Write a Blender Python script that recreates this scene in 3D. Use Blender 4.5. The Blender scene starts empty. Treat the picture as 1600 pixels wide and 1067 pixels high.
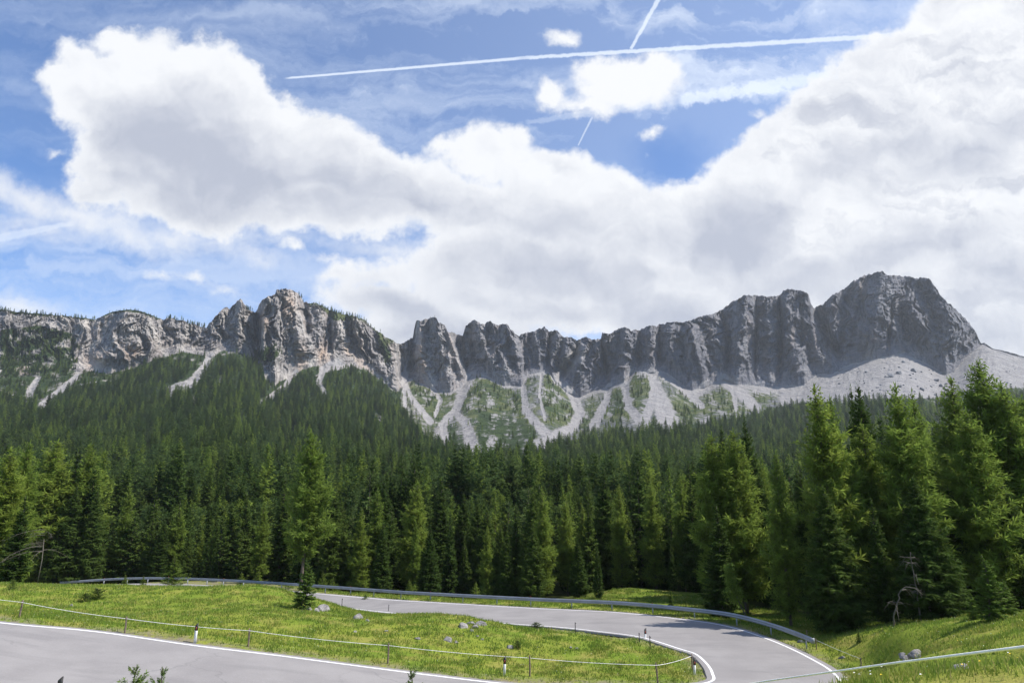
import bpy, math, random
import numpy as np
from mathutils import Vector, Matrix
SC = bpy.context.scene
COL = SC.collection
R = math.radians

# ------------------------------------------------------------------ camera
F = 1000.0                       # focal length in photo pixels (photo 1600 x 1067)
PITCH = math.atan(0.2265)
CP, SP = math.cos(PITCH), math.sin(PITCH)
CAMZ = 8.5
cam = bpy.data.cameras.new('camera'); camo = bpy.data.objects.new('camera', cam); COL.objects.link(camo)
camo.location = (0, 0, CAMZ); camo.rotation_euler = (R(90) + PITCH, 0, 0)
cam.sensor_width = 36; cam.lens = 36 * F / 1600; cam.clip_start = 0.1; cam.clip_end = 20000
SC.camera = camo
SC.view_settings.view_transform = 'Standard'; SC.view_settings.look = 'None'
SC.view_settings.exposure = 0.5; SC.view_settings.gamma = 1
SC.cycles.max_bounces = 6; SC.cycles.diffuse_bounces = 3; SC.cycles.transmission_bounces = 3
SC.cycles.transparent_max_bounces = 8; SC.cycles.volume_bounces = 0
SC.cycles.use_denoising = True

SUN_EL, SUN_AZ = 52.0, 96.0      # azimuth measured from the view direction (+Y) to the right
sd = Vector((math.sin(R(SUN_AZ)) * math.cos(R(SUN_EL)), math.cos(R(SUN_AZ)) * math.cos(R(SUN_EL)), math.sin(R(SUN_EL))))
sun = bpy.data.lights.new('sun', 'SUN'); suno = bpy.data.objects.new('sun', sun); COL.objects.link(suno)
sun.energy = 4.8; sun.angle = R(0.5); sun.color = (1.0, 0.95, 0.87)
suno.rotation_euler = sd.to_track_quat('Z', 'Y').to_euler(); suno.location = (60, 0, 80)

# ------------------------------------------------------------------ node helper
class NT:
    def __init__(s, tree): s.t = tree; s.n = tree.nodes; s.l = tree.links
    def put(s, sock, v):
        if v is None: return
        if isinstance(v, bpy.types.NodeSocket): s.l.new(v, sock)
        else: sock.default_value = v
    def m(s, op, a, b=None, c=None, clamp=False):
        n = s.n.new('ShaderNodeMath'); n.operation = op; n.use_clamp = clamp
        s.put(n.inputs[0], a); s.put(n.inputs[1], b); s.put(n.inputs[2], c)
        return n.outputs[0]
    def v(s, op, a, b=None, scale=None):
        n = s.n.new('ShaderNodeVectorMath'); n.operation = op
        s.put(n.inputs[0], a); s.put(n.inputs[1], b)
        if scale is not None: s.put(n.inputs[3], scale)
        return n.outputs['Value'] if op in ('LENGTH', 'DOT_PRODUCT', 'DISTANCE') else n.outputs[0]
    def noise(s, vec, scale, detail=4, rough=0.55, dist=0.0, out='Fac', dim='3D', lac=2.0):
        n = s.n.new('ShaderNodeTexNoise'); n.noise_dimensions = dim
        s.put(n.inputs['Vector'], vec); s.put(n.inputs['Scale'], scale); n.inputs['Detail'].default_value = detail
        n.inputs['Roughness'].default_value = rough; n.inputs['Distortion'].default_value = dist; n.inputs['Lacunarity'].default_value = lac
        return n.outputs[out]
    def ss(s, x, a, b, lo=0.0, hi=1.0):
        n = s.n.new('ShaderNodeMapRange'); n.interpolation_type = 'SMOOTHSTEP'
        s.put(n.inputs['Value'], x); s.put(n.inputs['From Min'], a); s.put(n.inputs['From Max'], b)
        s.put(n.inputs['To Min'], lo); s.put(n.inputs['To Max'], hi)
        return n.outputs[0]
    def mix(s, f, a, b, typ='MIX'):
        n = s.n.new('ShaderNodeMix'); n.data_type = 'RGBA'; n.blend_type = typ
        s.put(n.inputs[0], f)
        for k, x in ((6, a), (7, b)):
            if isinstance(x, tuple) and len(x) == 3: x = x + (1,)
            s.put(n.inputs[k], x)
        return n.outputs[2]
    def mapv(s, vec, loc=(0, 0, 0), rot=(0, 0, 0), scale=(1, 1, 1), typ='POINT'):
        n = s.n.new('ShaderNodeMapping'); n.vector_type = typ
        s.put(n.inputs[0], vec); n.inputs[1].default_value = loc; n.inputs[2].default_value = rot; n.inputs[3].default_value = scale
        return n.outputs[0]
    def attr(s, name):
        n = s.n.new('ShaderNodeAttribute'); n.attribute_name = name
        return n.outputs['Fac']
    def xyz(s, vec):
        n = s.n.new('ShaderNodeSeparateXYZ'); s.put(n.inputs[0], vec); return n.outputs
    def comb(s, x, y, z):
        n = s.n.new('ShaderNodeCombineXYZ'); s.put(n.inputs[0], x); s.put(n.inputs[1], y); s.put(n.inputs[2], z); return n.outputs[0]

# ------------------------------------------------------------------ world: blue sky, cloud deck, contrails
def build_world():
    w = bpy.data.worlds.new('World'); SC.world = w; w.use_nodes = True
    w.node_tree.nodes.clear(); q = NT(w.node_tree)
    tc = q.n.new('ShaderNodeTexCoord').outputs['Generated']
    sky = q.n.new('ShaderNodeTexSky'); sky.sky_type = 'NISHITA'; sky.sun_disc = False
    sky.sun_elevation = R(SUN_EL); sky.sun_rotation = R(SUN_AZ); sky.altitude = 1800; sky.dust_density = 0.6; sky.ozone_density = 1.6
    x, y, z = q.xyz(tc)
    fy = q.m('ADD', q.m('MULTIPLY', y, CP), q.m('MULTIPLY', z, SP))       # along the tilted valley axis
    fz = q.m('SUBTRACT', q.m('MULTIPLY', z, CP), q.m('MULTIPLY', y, SP))
    d = q.m('MAXIMUM', fy, 0.12)
    U = q.m('DIVIDE', x, d); V = q.m('DIVIDE', fz, d)
    P = q.comb(U, V, 0.0)
    # warp for ragged edges
    def cvec(col):
        n = q.n.new('ShaderNodeSeparateColor'); q.put(n.inputs[0], col)
        return q.v('SUBTRACT', q.comb(n.outputs[0], n.outputs[1], 0.5), (0.5, 0.5, 0.5))
    nb = cvec(q.noise(P, 7.0, 8, 0.6, out='Color'))
    nf = cvec(q.noise(P, 32.0, 6, 0.6, out='Color'))
    Pw = q.v('ADD', P, q.v('ADD', q.v('MULTIPLY', nb, (0.10, 0.085, 0)), q.v('MULTIPLY', nf, (0.03, 0.03, 0))))
    def uv(px, py): return ((px - 800) / 1000.0, (533.5 - py) / 1000.0)
    def field(vec, blobs):
        acc = None
        for b in blobs:
            px, py, rx, ry = b[:4]; an = b[4] if len(b) > 4 else 0
            cx, cy = uv(px, py)
            mp = q.mapv(vec, (cx, cy, 0), (0, 0, R(-an)), (rx / 1000, ry / 1000, 1), 'TEXTURE')
            ln = q.v('LENGTH', mp); mm = min(rx, ry) / 1000
            f = q.m('MULTIPLY_ADD', ln, -mm, mm)
            acc = f if acc is None else q.m('SMOOTH_MAX', acc, f, 0.012)
        return acc
    hard = [(320, 320, 200, 52, 6), (520, 325, 200, 50, 4), (90, 115, 40, 30), (200, 60, 60, 30), (320, 95, 50, 30), (225, 150, 140, 95), (125, 130, 55, 40), (140, 85, 60, 30), (225, 70, 85, 38), (285, 95, 55, 40), (360, 160, 110, 70, 30),
            (190, 240, 90, 85), (160, 300, 60, 40), (340, 260, 190, 95, 10), (470, 230, 120, 75, 28), (560, 270, 150, 70, 25), (650, 300, 130, 62, 15), (450, 335, 190, 34, 4),
            (760, 245, 75, 50), (700, 235, 30, 22), (790, 225, 50, 30), (860, 275, 110, 50, 10), (800, 330, 240, 62), (960, 310, 80, 55, 10),
            (610, 428, 118, 26, -3), (690, 440, 60, 22), (530, 425, 50, 22, -10), (640, 480, 150, 50, 12), (700, 525, 200, 50), (860, 420, 230, 110), (1010, 360, 120, 80), (1100, 420, 230, 150),
            (1090, 320, 75, 55), (1140, 290, 60, 40, -20), (1190, 250, 90, 55, -35), (1290, 190, 110, 70, -40), (1350, 330, 260, 170), (1480, 220, 230, 200), (1530, 90, 150, 130, -30), (1430, 100, 90, 60, -45), (1560, 450, 300, 190), (1800, 200, 320, 500)]
    puffs = [(975, 128, 88, 42), (1035, 108, 38, 32), (930, 110, 40, 28), (862, 148, 30, 28), (920, 165, 55, 18), (1018, 206, 24, 18), (1014, 243, 11, 7), (880, 60, 24, 12),
             (312, 434, 28, 10, 10), (348, 448, 30, 9, 8), (252, 428, 16, 9), (457, 382, 28, 15), (505, 404, 35, 8), (1180, 178, 12, 5), (85, 238, 12, 5)]
    soft = [(50, 305, 120, 26, 18), (150, 345, 150, 28, 16), (260, 368, 120, 22, 4), (0, 345, 60, 16), (30, 478, 75, 20, 10), (-40, 470, 80, 26),
            (420, 375, 110, 9, 2), (640, 395, 160, 9, 5), (410, 402, 50, 9, 15), (60, 362, 90, 5, -14), (150, 372, 80, 3, 2)]
    fh = field(Pw, hard)
    Pp = q.v('ADD', P, q.v('ADD', q.v('MULTIPLY', nb, (0.03, 0.03, 0)), q.v('MULTIPLY', nf, (0.042, 0.036, 0))))
    fp = field(Pp, puffs)
    fs = field(Pw, soft)
    n1 = q.m('SUBTRACT', q.noise(P, 12.0, 9, 0.62), 0.5)
    mh = q.ss(q.m('MULTIPLY_ADD', n1, 0.062, fh), -0.004, 0.017)
    mp_ = q.ss(q.m('MULTIPLY_ADD', n1, 0.05, fp), -0.004, 0.014)
    ms = q.m('MULTIPLY', q.ss(q.m('MULTIPLY_ADD', n1, 0.06, fs), -0.012, 0.030), 0.85)
    # high veil: combed diagonally
    Pc = q.mapv(P, (0, 0, 0), (0, 0, R(-28)), (0.8, 6.0, 1))
    Pc2 = q.v('ADD', Pc, q.v('MULTIPLY', nb, (0.5, 0.9, 0)))
    nv = q.noise(Pc2, 2.2, 8, 0.62)
    Pd = q.mapv(P, (3, 1, 0), (0, 0, R(38)), (0.9, 5.0, 1))
    nv2 = q.noise(q.v('ADD', Pd, q.v('MULTIPLY', nb, (0.5, 0.9, 0))), 2.0, 8, 0.6)
    base = q.ss(U, -0.75, 0.6, 0.10, 0.56)
    veil = q.m('MULTIPLY', q.m('ADD', q.ss(nv, 0.36, 0.72, 0, 0.8), q.ss(nv2, 0.42, 0.75, 0, 0.7)), q.m('ADD', base, 0.22), clamp=True)
    veil = q.m('MAXIMUM', veil, q.m('MULTIPLY', base, 0.45))
    lowv = q.m('MULTIPLY', q.m('MULTIPLY', q.ss(V, 0.30, 0.12), q.ss(nv, 0.30, 0.62)), 0.55)
    veil = q.m('MAXIMUM', veil, lowv)
    hole = field(Pw, [(1050, 250, 50, 40), (60, 275, 80, 40, 20)])
    veil = q.m('MULTIPLY', veil, q.ss(hole, -0.04, 0.03, 1, 0.25))
    # contrails
    trails = []
    tn = q.m('SUBTRACT', q.noise(P, 60.0, 4, 0.7), 0.5)
    def trail(a, b, w0, w1, strength, ragged):
        ax, ay = uv(*a); bx, by = uv(*b); L = math.hypot(bx - ax, by - ay); an = math.atan2(by - ay, bx - ax)
        mp = q.mapv(P, (ax, ay, 0), (0, 0, an), (L, 1, 1), 'TEXTURE')
        tx, ty, _ = q.xyz(mp)
        ty = q.m('ABSOLUTE', q.m('MULTIPLY_ADD', tn, ragged, ty))
        wd = q.m('MULTIPLY_ADD', tx, (w1 - w0) / 1000, w0 / 1000)
        e = q.m('SUBTRACT', 1.0, q.m('DIVIDE', ty, wd))
        mk = q.m('MULTIPLY', q.ss(e, -0.15, 0.6), q.m('MULTIPLY', q.ss(tx, -0.01, 0.03), q.ss(tx, 1.01, 0.93)))
        trails.append(q.m('MULTIPLY', mk, strength))
    trail((445, 123), (830, 90), 1.9, 3.0, 0.65, 0.002)
    trail((815, 91), (1410, 55), 3.2, 5.0, 0.65, 0.006)
    trail((985, 78), (1033, -8), 2.6, 4.6, 0.6, 0.005)
    trail((903, 228), (926, 182), 1.3, 2.0, 0.4, 0.002)
    trail((1060, 158), (1330, 114), 11, 13, 0.55, 0.030)
    trail((820, 192), (1100, 150), 4, 11, 0.2, 0.012)
    trail((-10, 374), (120, 348), 9, 4, 0.4, 0.01)
    # outside the valley opening, ordinary broken cloud
    nout = q.ss(q.noise(q.mapv(tc, scale=(1, 1, 2.2)), 2.4, 7, 0.6), 0.5, 0.66)
    out = q.m('SUBTRACT', 1.0, q.ss(fy, 0.12, 0.35))
    mask = q.m('MAXIMUM', mh, q.m('MAXIMUM', mp_, ms))
    for t in trails: veil = q.m('MULTIPLY_ADD', t, q.m('SUBTRACT', 1.25, veil), veil, clamp=False)
    inside = q.m('SUBTRACT', 1.0, out)
    veil = q.m('MINIMUM', veil, 1.2)
    mask = q.m('MULTIPLY', mask, inside); veil = q.m('MULTIPLY', veil, inside)
    mask = q.m('MAXIMUM', mask, q.m('MULTIPLY', out, q.m('MULTIPLY', nout, 0.8)))
    # cloud body: thick parts are greyer
    grey = [(300, 235, 150, 80, 15), (430, 290, 190, 55, 10), (260, 300, 110, 40, 10), (650, 330, 110, 26), (650, 470, 140, 26, 5), (860, 425, 170, 30, 3), (1150, 372, 90, 60, -20), (1000, 380, 60, 28), (870, 350, 50, 26),
            (760, 520, 200, 34), (1000, 500, 260, 30), (1420, 395, 90, 26, -15), (1580, 418, 70, 34), (1500, 235, 90, 22, -20), (1560, 520, 90, 26), (1180, 200, 40, 16, -20), (1330, 250, 60, 14, -25), (1250, 440, 110, 24)]
    Pg = q.v('ADD', P, q.v('MULTIPLY', nb, (0.20, 0.12, 0)))
    fg = field(Pg, grey)
    gn = q.noise(q.mapv(Pg, scale=(1, 1.7, 1)), 6.0, 8, 0.6)
    gsh = q.m('MAXIMUM', q.ss(q.m('MULTIPLY_ADD', q.m('SUBTRACT', gn, 0.5), 0.13, fg), -0.060, 0.050), q.ss(gn, 0.47, 0.70, 0, 0.42))
    gs2 = q.noise(q.v('ADD', q.mapv(P, (0, 0, 0), (0, 0, R(-24)), (1.3, 4.2, 1)), q.v('MULTIPLY', nb, (0.6, 0.6, 0))), 3.0, 9, 0.62)
    gsh = q.m('MAXIMUM', gsh, q.m('MULTIPLY', q.ss(gs2, 0.42, 0.66, 0, 0.75), q.ss(U, 0.05, 0.45)))
    emb = q.m('SUBTRACT', q.noise(q.v('ADD', Pw, (0.012, 0.016, 0)), 11.0, 7, 0.55), q.noise(Pw, 11.0, 7, 0.55))  # emboss: relief shading away from the sun, painted into the cloud colour
    gsh = q.m('MULTIPLY_ADD', emb, 0.9, gsh, clamp=True)
    gsh = q.m('MULTIPLY', gsh, q.ss(fh, 0.000, 0.04))
    ccol = q.mix(gsh, (0.69, 0.70, 0.72), (0.365, 0.390, 0.465))
    skyc = q.mix(1.0, sky.outputs[0], SKY_MUL, 'MULTIPLY')
    c = q.mix(veil, skyc, (0.60, 0.665, 0.775))
    def bg(col):
        n = q.n.new('ShaderNodeBackground'); q.put(n.inputs[0], col); n.inputs[1].default_value = 1.0; return n.outputs[0]
    def mxs(f, a_, b_):
        n = q.n.new('ShaderNodeMixShader'); q.put(n.inputs[0], f); q.l.new(a_, n.inputs[1]); q.l.new(b_, n.inputs[2]); return n.outputs[0]
    both = mxs(mask, bg(c), bg(ccol))
    # below the horizon: dull ground light
    both = mxs(q.ss(z, -0.12, -0.02), bg((0.10, 0.11, 0.07, 1)), both)
    o = q.n.new('ShaderNodeOutputWorld'); q.l.new(both, o.inputs[0])
    w.cycles.sampling_method = 'MANUAL'; w.cycles.sample_map_resolution = 512
SKY_MUL = (0.070, 0.106, 0.143, 1)
build_world()

# ------------------------------------------------------------------ helpers
rs = np.random.RandomState(7)
def ray(px, py):
    px = np.asarray(px, float); py = np.asarray(py, float); dy = py - 533.5
    return np.stack([(px - 800) / F, CP + dy * SP / F, SP - dy * CP / F], -1)
def Q(px, py, D):                 # point seen at photo pixel (px, py) at depth D metres
    return ray(px, py) * np.asarray(D, float)[..., None] + np.array([0, 0, CAMZ])
def P(px, py, z):                 # point on the view ray at height z
    r = ray(px, py); return r * ((z - CAMZ) / r[..., 2])[..., None] + np.array([0, 0, CAMZ])
def W(x, y, z): return np.array([x, y, z], float)
def proj(p):
    p = np.asarray(p, float); z = p[..., 2] - CAMZ
    D = p[..., 1] * CP + z * SP; u = z * CP - p[..., 1] * SP
    return 800 + F * p[..., 0] / D, 533.5 - F * u / D, D

_perm = rs.permutation(512); _perm = np.concatenate([_perm, _perm]) % 512
_g = rs.uniform(-1, 1, (512, 3)); _g /= np.linalg.norm(_g, axis=1)[:, None]
def perlin(x, y, z=0.0):
    x, y, z = np.broadcast_arrays(np.asarray(x, float), np.asarray(y, float), np.asarray(z, float))
    xi = np.floor(x).astype(int); yi = np.floor(y).astype(int); zi = np.floor(z).astype(int)
    xf = x - xi; yf = y - yi; zf = z - zi
    s = lambda t: t * t * t * (t * (t * 6 - 15) + 10)
    u, v, w = s(xf), s(yf), s(zf); out = 0
    for i in (0, 1):
        for j in (0, 1):
            for k in (0, 1):
                h = _perm[(_perm[(_perm[(xi + i) & 511] + yi + j) & 511] + zi + k) & 511]
                g = _g[h]
                d = g[..., 0] * (xf - i) + g[..., 1] * (yf - j) + g[..., 2] * (zf - k)
                out = out + d * (u if i else 1 - u) * (v if j else 1 - v) * (w if k else 1 - w)
    return out * 1.6
def fbm(x, y, z=0.0, o=4, g=0.5):
    a, s, r = 1.0, 0.0, 0.0
    for i in range(o):
        r = r + a * perlin(x * 2 ** i + 17 * i, y * 2 ** i + 5 * i, z); s += a; a *= g
    return r / s
def ridged(x, y, z=0.0, o=4, g=0.5):
    a, s, r = 1.0, 0.0, 0.0
    for i in range(o):
        r = r + a * (1 - np.abs(perlin(x * 2 ** i + 31 * i, y * 2 ** i + 11 * i, z)) * 2); s += a; a *= g
    return r / s
def sstep(x, a, b):
    t = np.clip((x - a) / (b - a), 0, 1); return t * t * (3 - 2 * t)

def mesh_np(name, verts, faces, mats, parent=None, smooth=False, midx=None, attrs=None, link=True):
    """faces: (n,4) or (n,3) int array or list of such arrays"""
    if isinstance(faces, np.ndarray): faces = [faces]
    faces = [f for f in faces if len(f)]
    verts = np.asarray(verts, np.float32)
    me = bpy.data.meshes.new(name)
    nl = sum(f.size for f in faces); nf = sum(len(f) for f in faces)
    me.vertices.add(len(verts)); me.vertices.foreach_set('co', verts.ravel())
    me.loops.add(nl); me.loops.foreach_set('vertex_index', np.concatenate([f.ravel() for f in faces]).astype(np.int32))
    tot = np.concatenate([np.full(len(f), f.shape[1], np.int32) for f in faces])
    st = np.concatenate([[0], np.cumsum(tot)[:-1]]).astype(np.int32)
    me.polygons.add(nf); me.polygons.foreach_set('loop_start', st)
    try: me.polygons.foreach_set('loop_total', tot)
    except Exception: pass
    if smooth: me.polygons.foreach_set('use_smooth', np.ones(nf, bool))
    if not isinstance(mats, (list, tuple)): mats = [mats]
    for m in mats: me.materials.append(m)
    if midx is not None: me.polygons.foreach_set('material_index', np.asarray(midx, np.int32))
    for k, a in (attrs or {}).items():
        at = me.attributes.new(k, 'FLOAT', 'POINT'); at.data.foreach_set('value', np.asarray(a, np.float32).ravel())
    me.update(calc_edges=True); me.validate()
    o = bpy.data.objects.new(name, me)
    if parent is not None: o.parent = parent
    if link: COL.objects.link(o)
    return o
def grid_faces(nr, nc):
    i = np.arange(nr * nc).reshape(nr, nc)
    return np.stack([i[:-1, :-1], i[:-1, 1:], i[1:, 1:], i[1:, :-1]], -1).reshape(-1, 4)
def tag(o, label=None, cat=None, group=None, kind=None):
    if label: o['label'] = label
    if cat: o['category'] = cat
    if group: o['group'] = group
    if kind: o['kind'] = kind
    return o
def empty(name, loc, rz=0.0):
    o = bpy.data.objects.new(name, None); COL.objects.link(o); o.location = loc; o.rotation_euler = (0, 0, rz)
    o.empty_display_size = 0.3; return o
class Geo:                        # collects tubes / boxes / blobs into one mesh
    def __init__(s): s.v = []; s.q = []; s.t = []; s.n = 0
    def add(s, v, q=None, t=None):
        v = np.asarray(v, float); s.v.append(v)
        if q is not None and len(q): s.q.append(np.asarray(q) + s.n)
        if t is not None and len(t): s.t.append(np.asarray(t) + s.n)
        s.n += len(v)
    def tube(s, pts, rad, k=6, cap=True):
        pts = np.asarray(pts, float); n = len(pts); rad = np.broadcast_to(rad, (n,))
        tg = np.gradient(pts, axis=0); tg /= np.linalg.norm(tg, axis=1)[:, None] + 1e-9
        ref = np.array([0, 0, 1.0]) if abs(tg[:, 2]).mean() < 0.9 else np.array([1.0, 0, 0])
        a = np.cross(tg, ref); a /= np.linalg.norm(a, axis=1)[:, None] + 1e-9; b = np.cross(tg, a)
        th = np.arange(k) * 2 * math.pi / k
        v = pts[:, None] + rad[:, None, None] * (np.cos(th)[None, :, None] * a[:, None] + np.sin(th)[None, :, None] * b[:, None])
        i = np.arange(n * k).reshape(n, k); j = np.roll(i, -1, 1)
        q = np.stack([i[:-1], j[:-1], j[1:], i[1:]], -1).reshape(-1, 4); v = v.reshape(-1, 3)
        if cap:
            c0, c1 = n * k, n * k + 1; v = np.concatenate([v, pts[:1], pts[-1:]])
            t = [[c0, j[0][m], i[0][m]] for m in range(k)] + [[c1, i[-1][m], j[-1][m]] for m in range(k)]
        else: t = None
        s.add(v, q, t)
    def box(s, c, d, rz=0.0):
        c = np.asarray(c, float); x, y, z = np.asarray(d, float) / 2
        v = np.array([[-x, -y, -z], [x, -y, -z], [x, y, -z], [-x, y, -z], [-x, -y, z], [x, -y, z], [x, y, z], [-x, y, z]])
        cc, ss_ = math.cos(rz), math.sin(rz); v = v @ np.array([[cc, ss_, 0], [-ss_, cc, 0], [0, 0, 1]]) + c
        s.add(v, [[0, 3, 2, 1], [4, 5, 6, 7], [0, 1, 5, 4], [1, 2, 6, 5], [2, 3, 7, 6], [3, 0, 4, 7]])
    def build(s, name, mat, parent=None, smooth=False, attrs=None):
        f = []
        if s.q: f.append(np.concatenate(s.q))
        if s.t: f.append(np.concatenate(s.t))
        return mesh_np(name, np.concatenate(s.v), f, mat, parent, smooth, attrs=attrs)
def spline(pts, n):               # Catmull-Rom through pts, n samples
    pts = np.asarray(pts, float); p = np.concatenate([[2 * pts[0] - pts[1]], pts, [2 * pts[-1] - pts[-2]]])
    t = np.linspace(0, len(pts) - 1 - 1e-6, n); i = t.astype(int); u = (t - i)[:, None]
    a, b, c, d = p[i], p[i + 1], p[i + 2], p[i + 3]
    return 0.5 * (2 * b + (c - a) * u + (2 * a - 5 * b + 4 * c - d) * u ** 2 + (3 * b - a - 3 * c + d) * u ** 3)

# ------------------------------------------------------------------ materials
def new_mat(name):
    m = bpy.data.materials.new(name); m.use_nodes = True; m.node_tree.nodes.clear(); return m, NT(m.node_tree)
def finish(m, q, col, rough=0.9, bump=None, bstr=0.5, bdist=0.1, spec=0.3, metal=0.0, transl=0.0, tcol=None):
    b = q.n.new('ShaderNodeBsdfPrincipled'); q.put(b.inputs['Base Color'], col if not isinstance(col, tuple) else (col + (1,))[:4])
    q.put(b.inputs['Roughness'], rough); b.inputs['Specular IOR Level'].default_value = spec; b.inputs['Metallic'].default_value = metal
    if bump is not None:
        bn = q.n.new('ShaderNodeBump'); q.put(bn.inputs['Height'], bump); bn.inputs['Strength'].default_value = bstr; bn.inputs['Distance'].default_value = bdist
        q.l.new(bn.outputs[0], b.inputs['Normal'])
    sh = b.outputs[0]
    if transl:
        tr = q.n.new('ShaderNodeBsdfTranslucent'); q.put(tr.inputs[0], tcol if tcol is not None else col)
        mx = q.n.new('ShaderNodeMixShader'); mx.inputs[0].default_value = transl; q.l.new(sh, mx.inputs[1]); q.l.new(tr.outputs[0], mx.inputs[2]); sh = mx.outputs[0]
    o = q.n.new('ShaderNodeOutputMaterial'); q.l.new(sh, o.inputs[0]); return m
def geo_pos(q): return q.n.new('ShaderNodeNewGeometry').outputs['Position']
def obj_rand(q): return q.n.new('ShaderNodeObjectInfo').outputs['Random']

def plain(name, col, rough=0.6, metal=0.0, var=0.15, scale=8.0):
    m, q = new_mat(name); n = q.noise(q.n.new('ShaderNodeTexCoord').outputs['Object'], scale, 5, 0.6)
    c = q.mix(q.ss(n, 0.35, 0.7), tuple(x * (1 + var) for x in col), tuple(x * (1 - var) for x in col))
    return finish(m, q, c, rough, metal=metal, bump=n, bstr=0.15, bdist=0.02)

def mat_asphalt():
    m, q = new_mat('asphalt'); p = geo_pos(q)
    n1 = q.noise(p, 0.35, 5, 0.6); n2 = q.noise(p, 14.0, 4, 0.7); n3 = q.noise(q.mapv(p, scale=(0.25, 1.2, 1)), 0.8, 4)
    c = q.mix(q.ss(n1, 0.3, 0.7), (0.222, 0.208, 0.203), (0.272, 0.256, 0.248))
    c = q.mix(q.m('MULTIPLY', q.ss(n3, 0.5, 0.7), 0.5), c, (0.180, 0.170, 0.168))
    c = q.mix(q.m('MULTIPLY', q.ss(n2, 0.45, 0.75), 0.35), c, (0.34, 0.33, 0.335))
    # tar-sealed cracks
    vor = q.n.new('ShaderNodeTexVoronoi'); vor.feature = 'DISTANCE_TO_EDGE'; vor.inputs['Scale'].default_value = 0.16
    q.put(vor.inputs['Vector'], q.v('ADD', p, q.v('MULTIPLY', q.noise(p, 0.6, 4, out='Color'), (2.4, 2.4, 0))))
    ck = q.m('MULTIPLY', q.ss(vor.outputs['Distance'], 0.010, 0.003), q.ss(q.noise(p, 0.12, 2), 0.5, 0.6))
    c = q.mix(q.m('MULTIPLY', ck, 0.22), c, (0.09, 0.088, 0.09))
    return finish(m, q, c, 0.85, bump=n2, bstr=0.4, bdist=0.01)
def mat_paint():
    m, q = new_mat('road_paint'); p = geo_pos(q); n = q.noise(p, 5.0, 6, 0.7)
    return finish(m, q, q.mix(q.ss(n, 0.52, 0.72), (0.74, 0.73, 0.73), (0.42, 0.41, 0.41)), 0.7)
def mat_ground():
    m, q = new_mat('meadow_ground'); p = geo_pos(q)
    n0 = q.noise(p, 0.09, 4, 0.6); n1 = q.noise(p, 0.55, 5, 0.6); n2 = q.noise(p, 3.5, 5, 0.7); n3 = q.noise(p, 18, 3, 0.7)
    c = q.mix(q.ss(n0, 0.38, 0.62), (0.150, 0.215, 0.024), (0.225, 0.260, 0.035))
    c = q.mix(q.ss(n1, 0.45, 0.68), c, (0.270, 0.255, 0.060))
    c = q.mix(q.ss(n2, 0.56, 0.74), c, (0.100, 0.155, 0.022))
    c = q.mix(q.m('MULTIPLY', q.ss(n3, 0.62, 0.75), 0.5), c, (0.25, 0.225, 0.09))
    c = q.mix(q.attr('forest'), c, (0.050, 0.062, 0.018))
    gr = q.m('MULTIPLY', q.attr('verge'), q.ss(q.noise(p, 2.5, 5, 0.7), 0.35, 0.6))
    c = q.mix(gr, c, (0.22, 0.19, 0.135))
    h = q.m('ADD', n2, q.m('MULTIPLY', n3, 0.4))
    return finish(m, q, c, 0.95, bump=h, bstr=0.8, bdist=0.15, spec=0.1)
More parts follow.
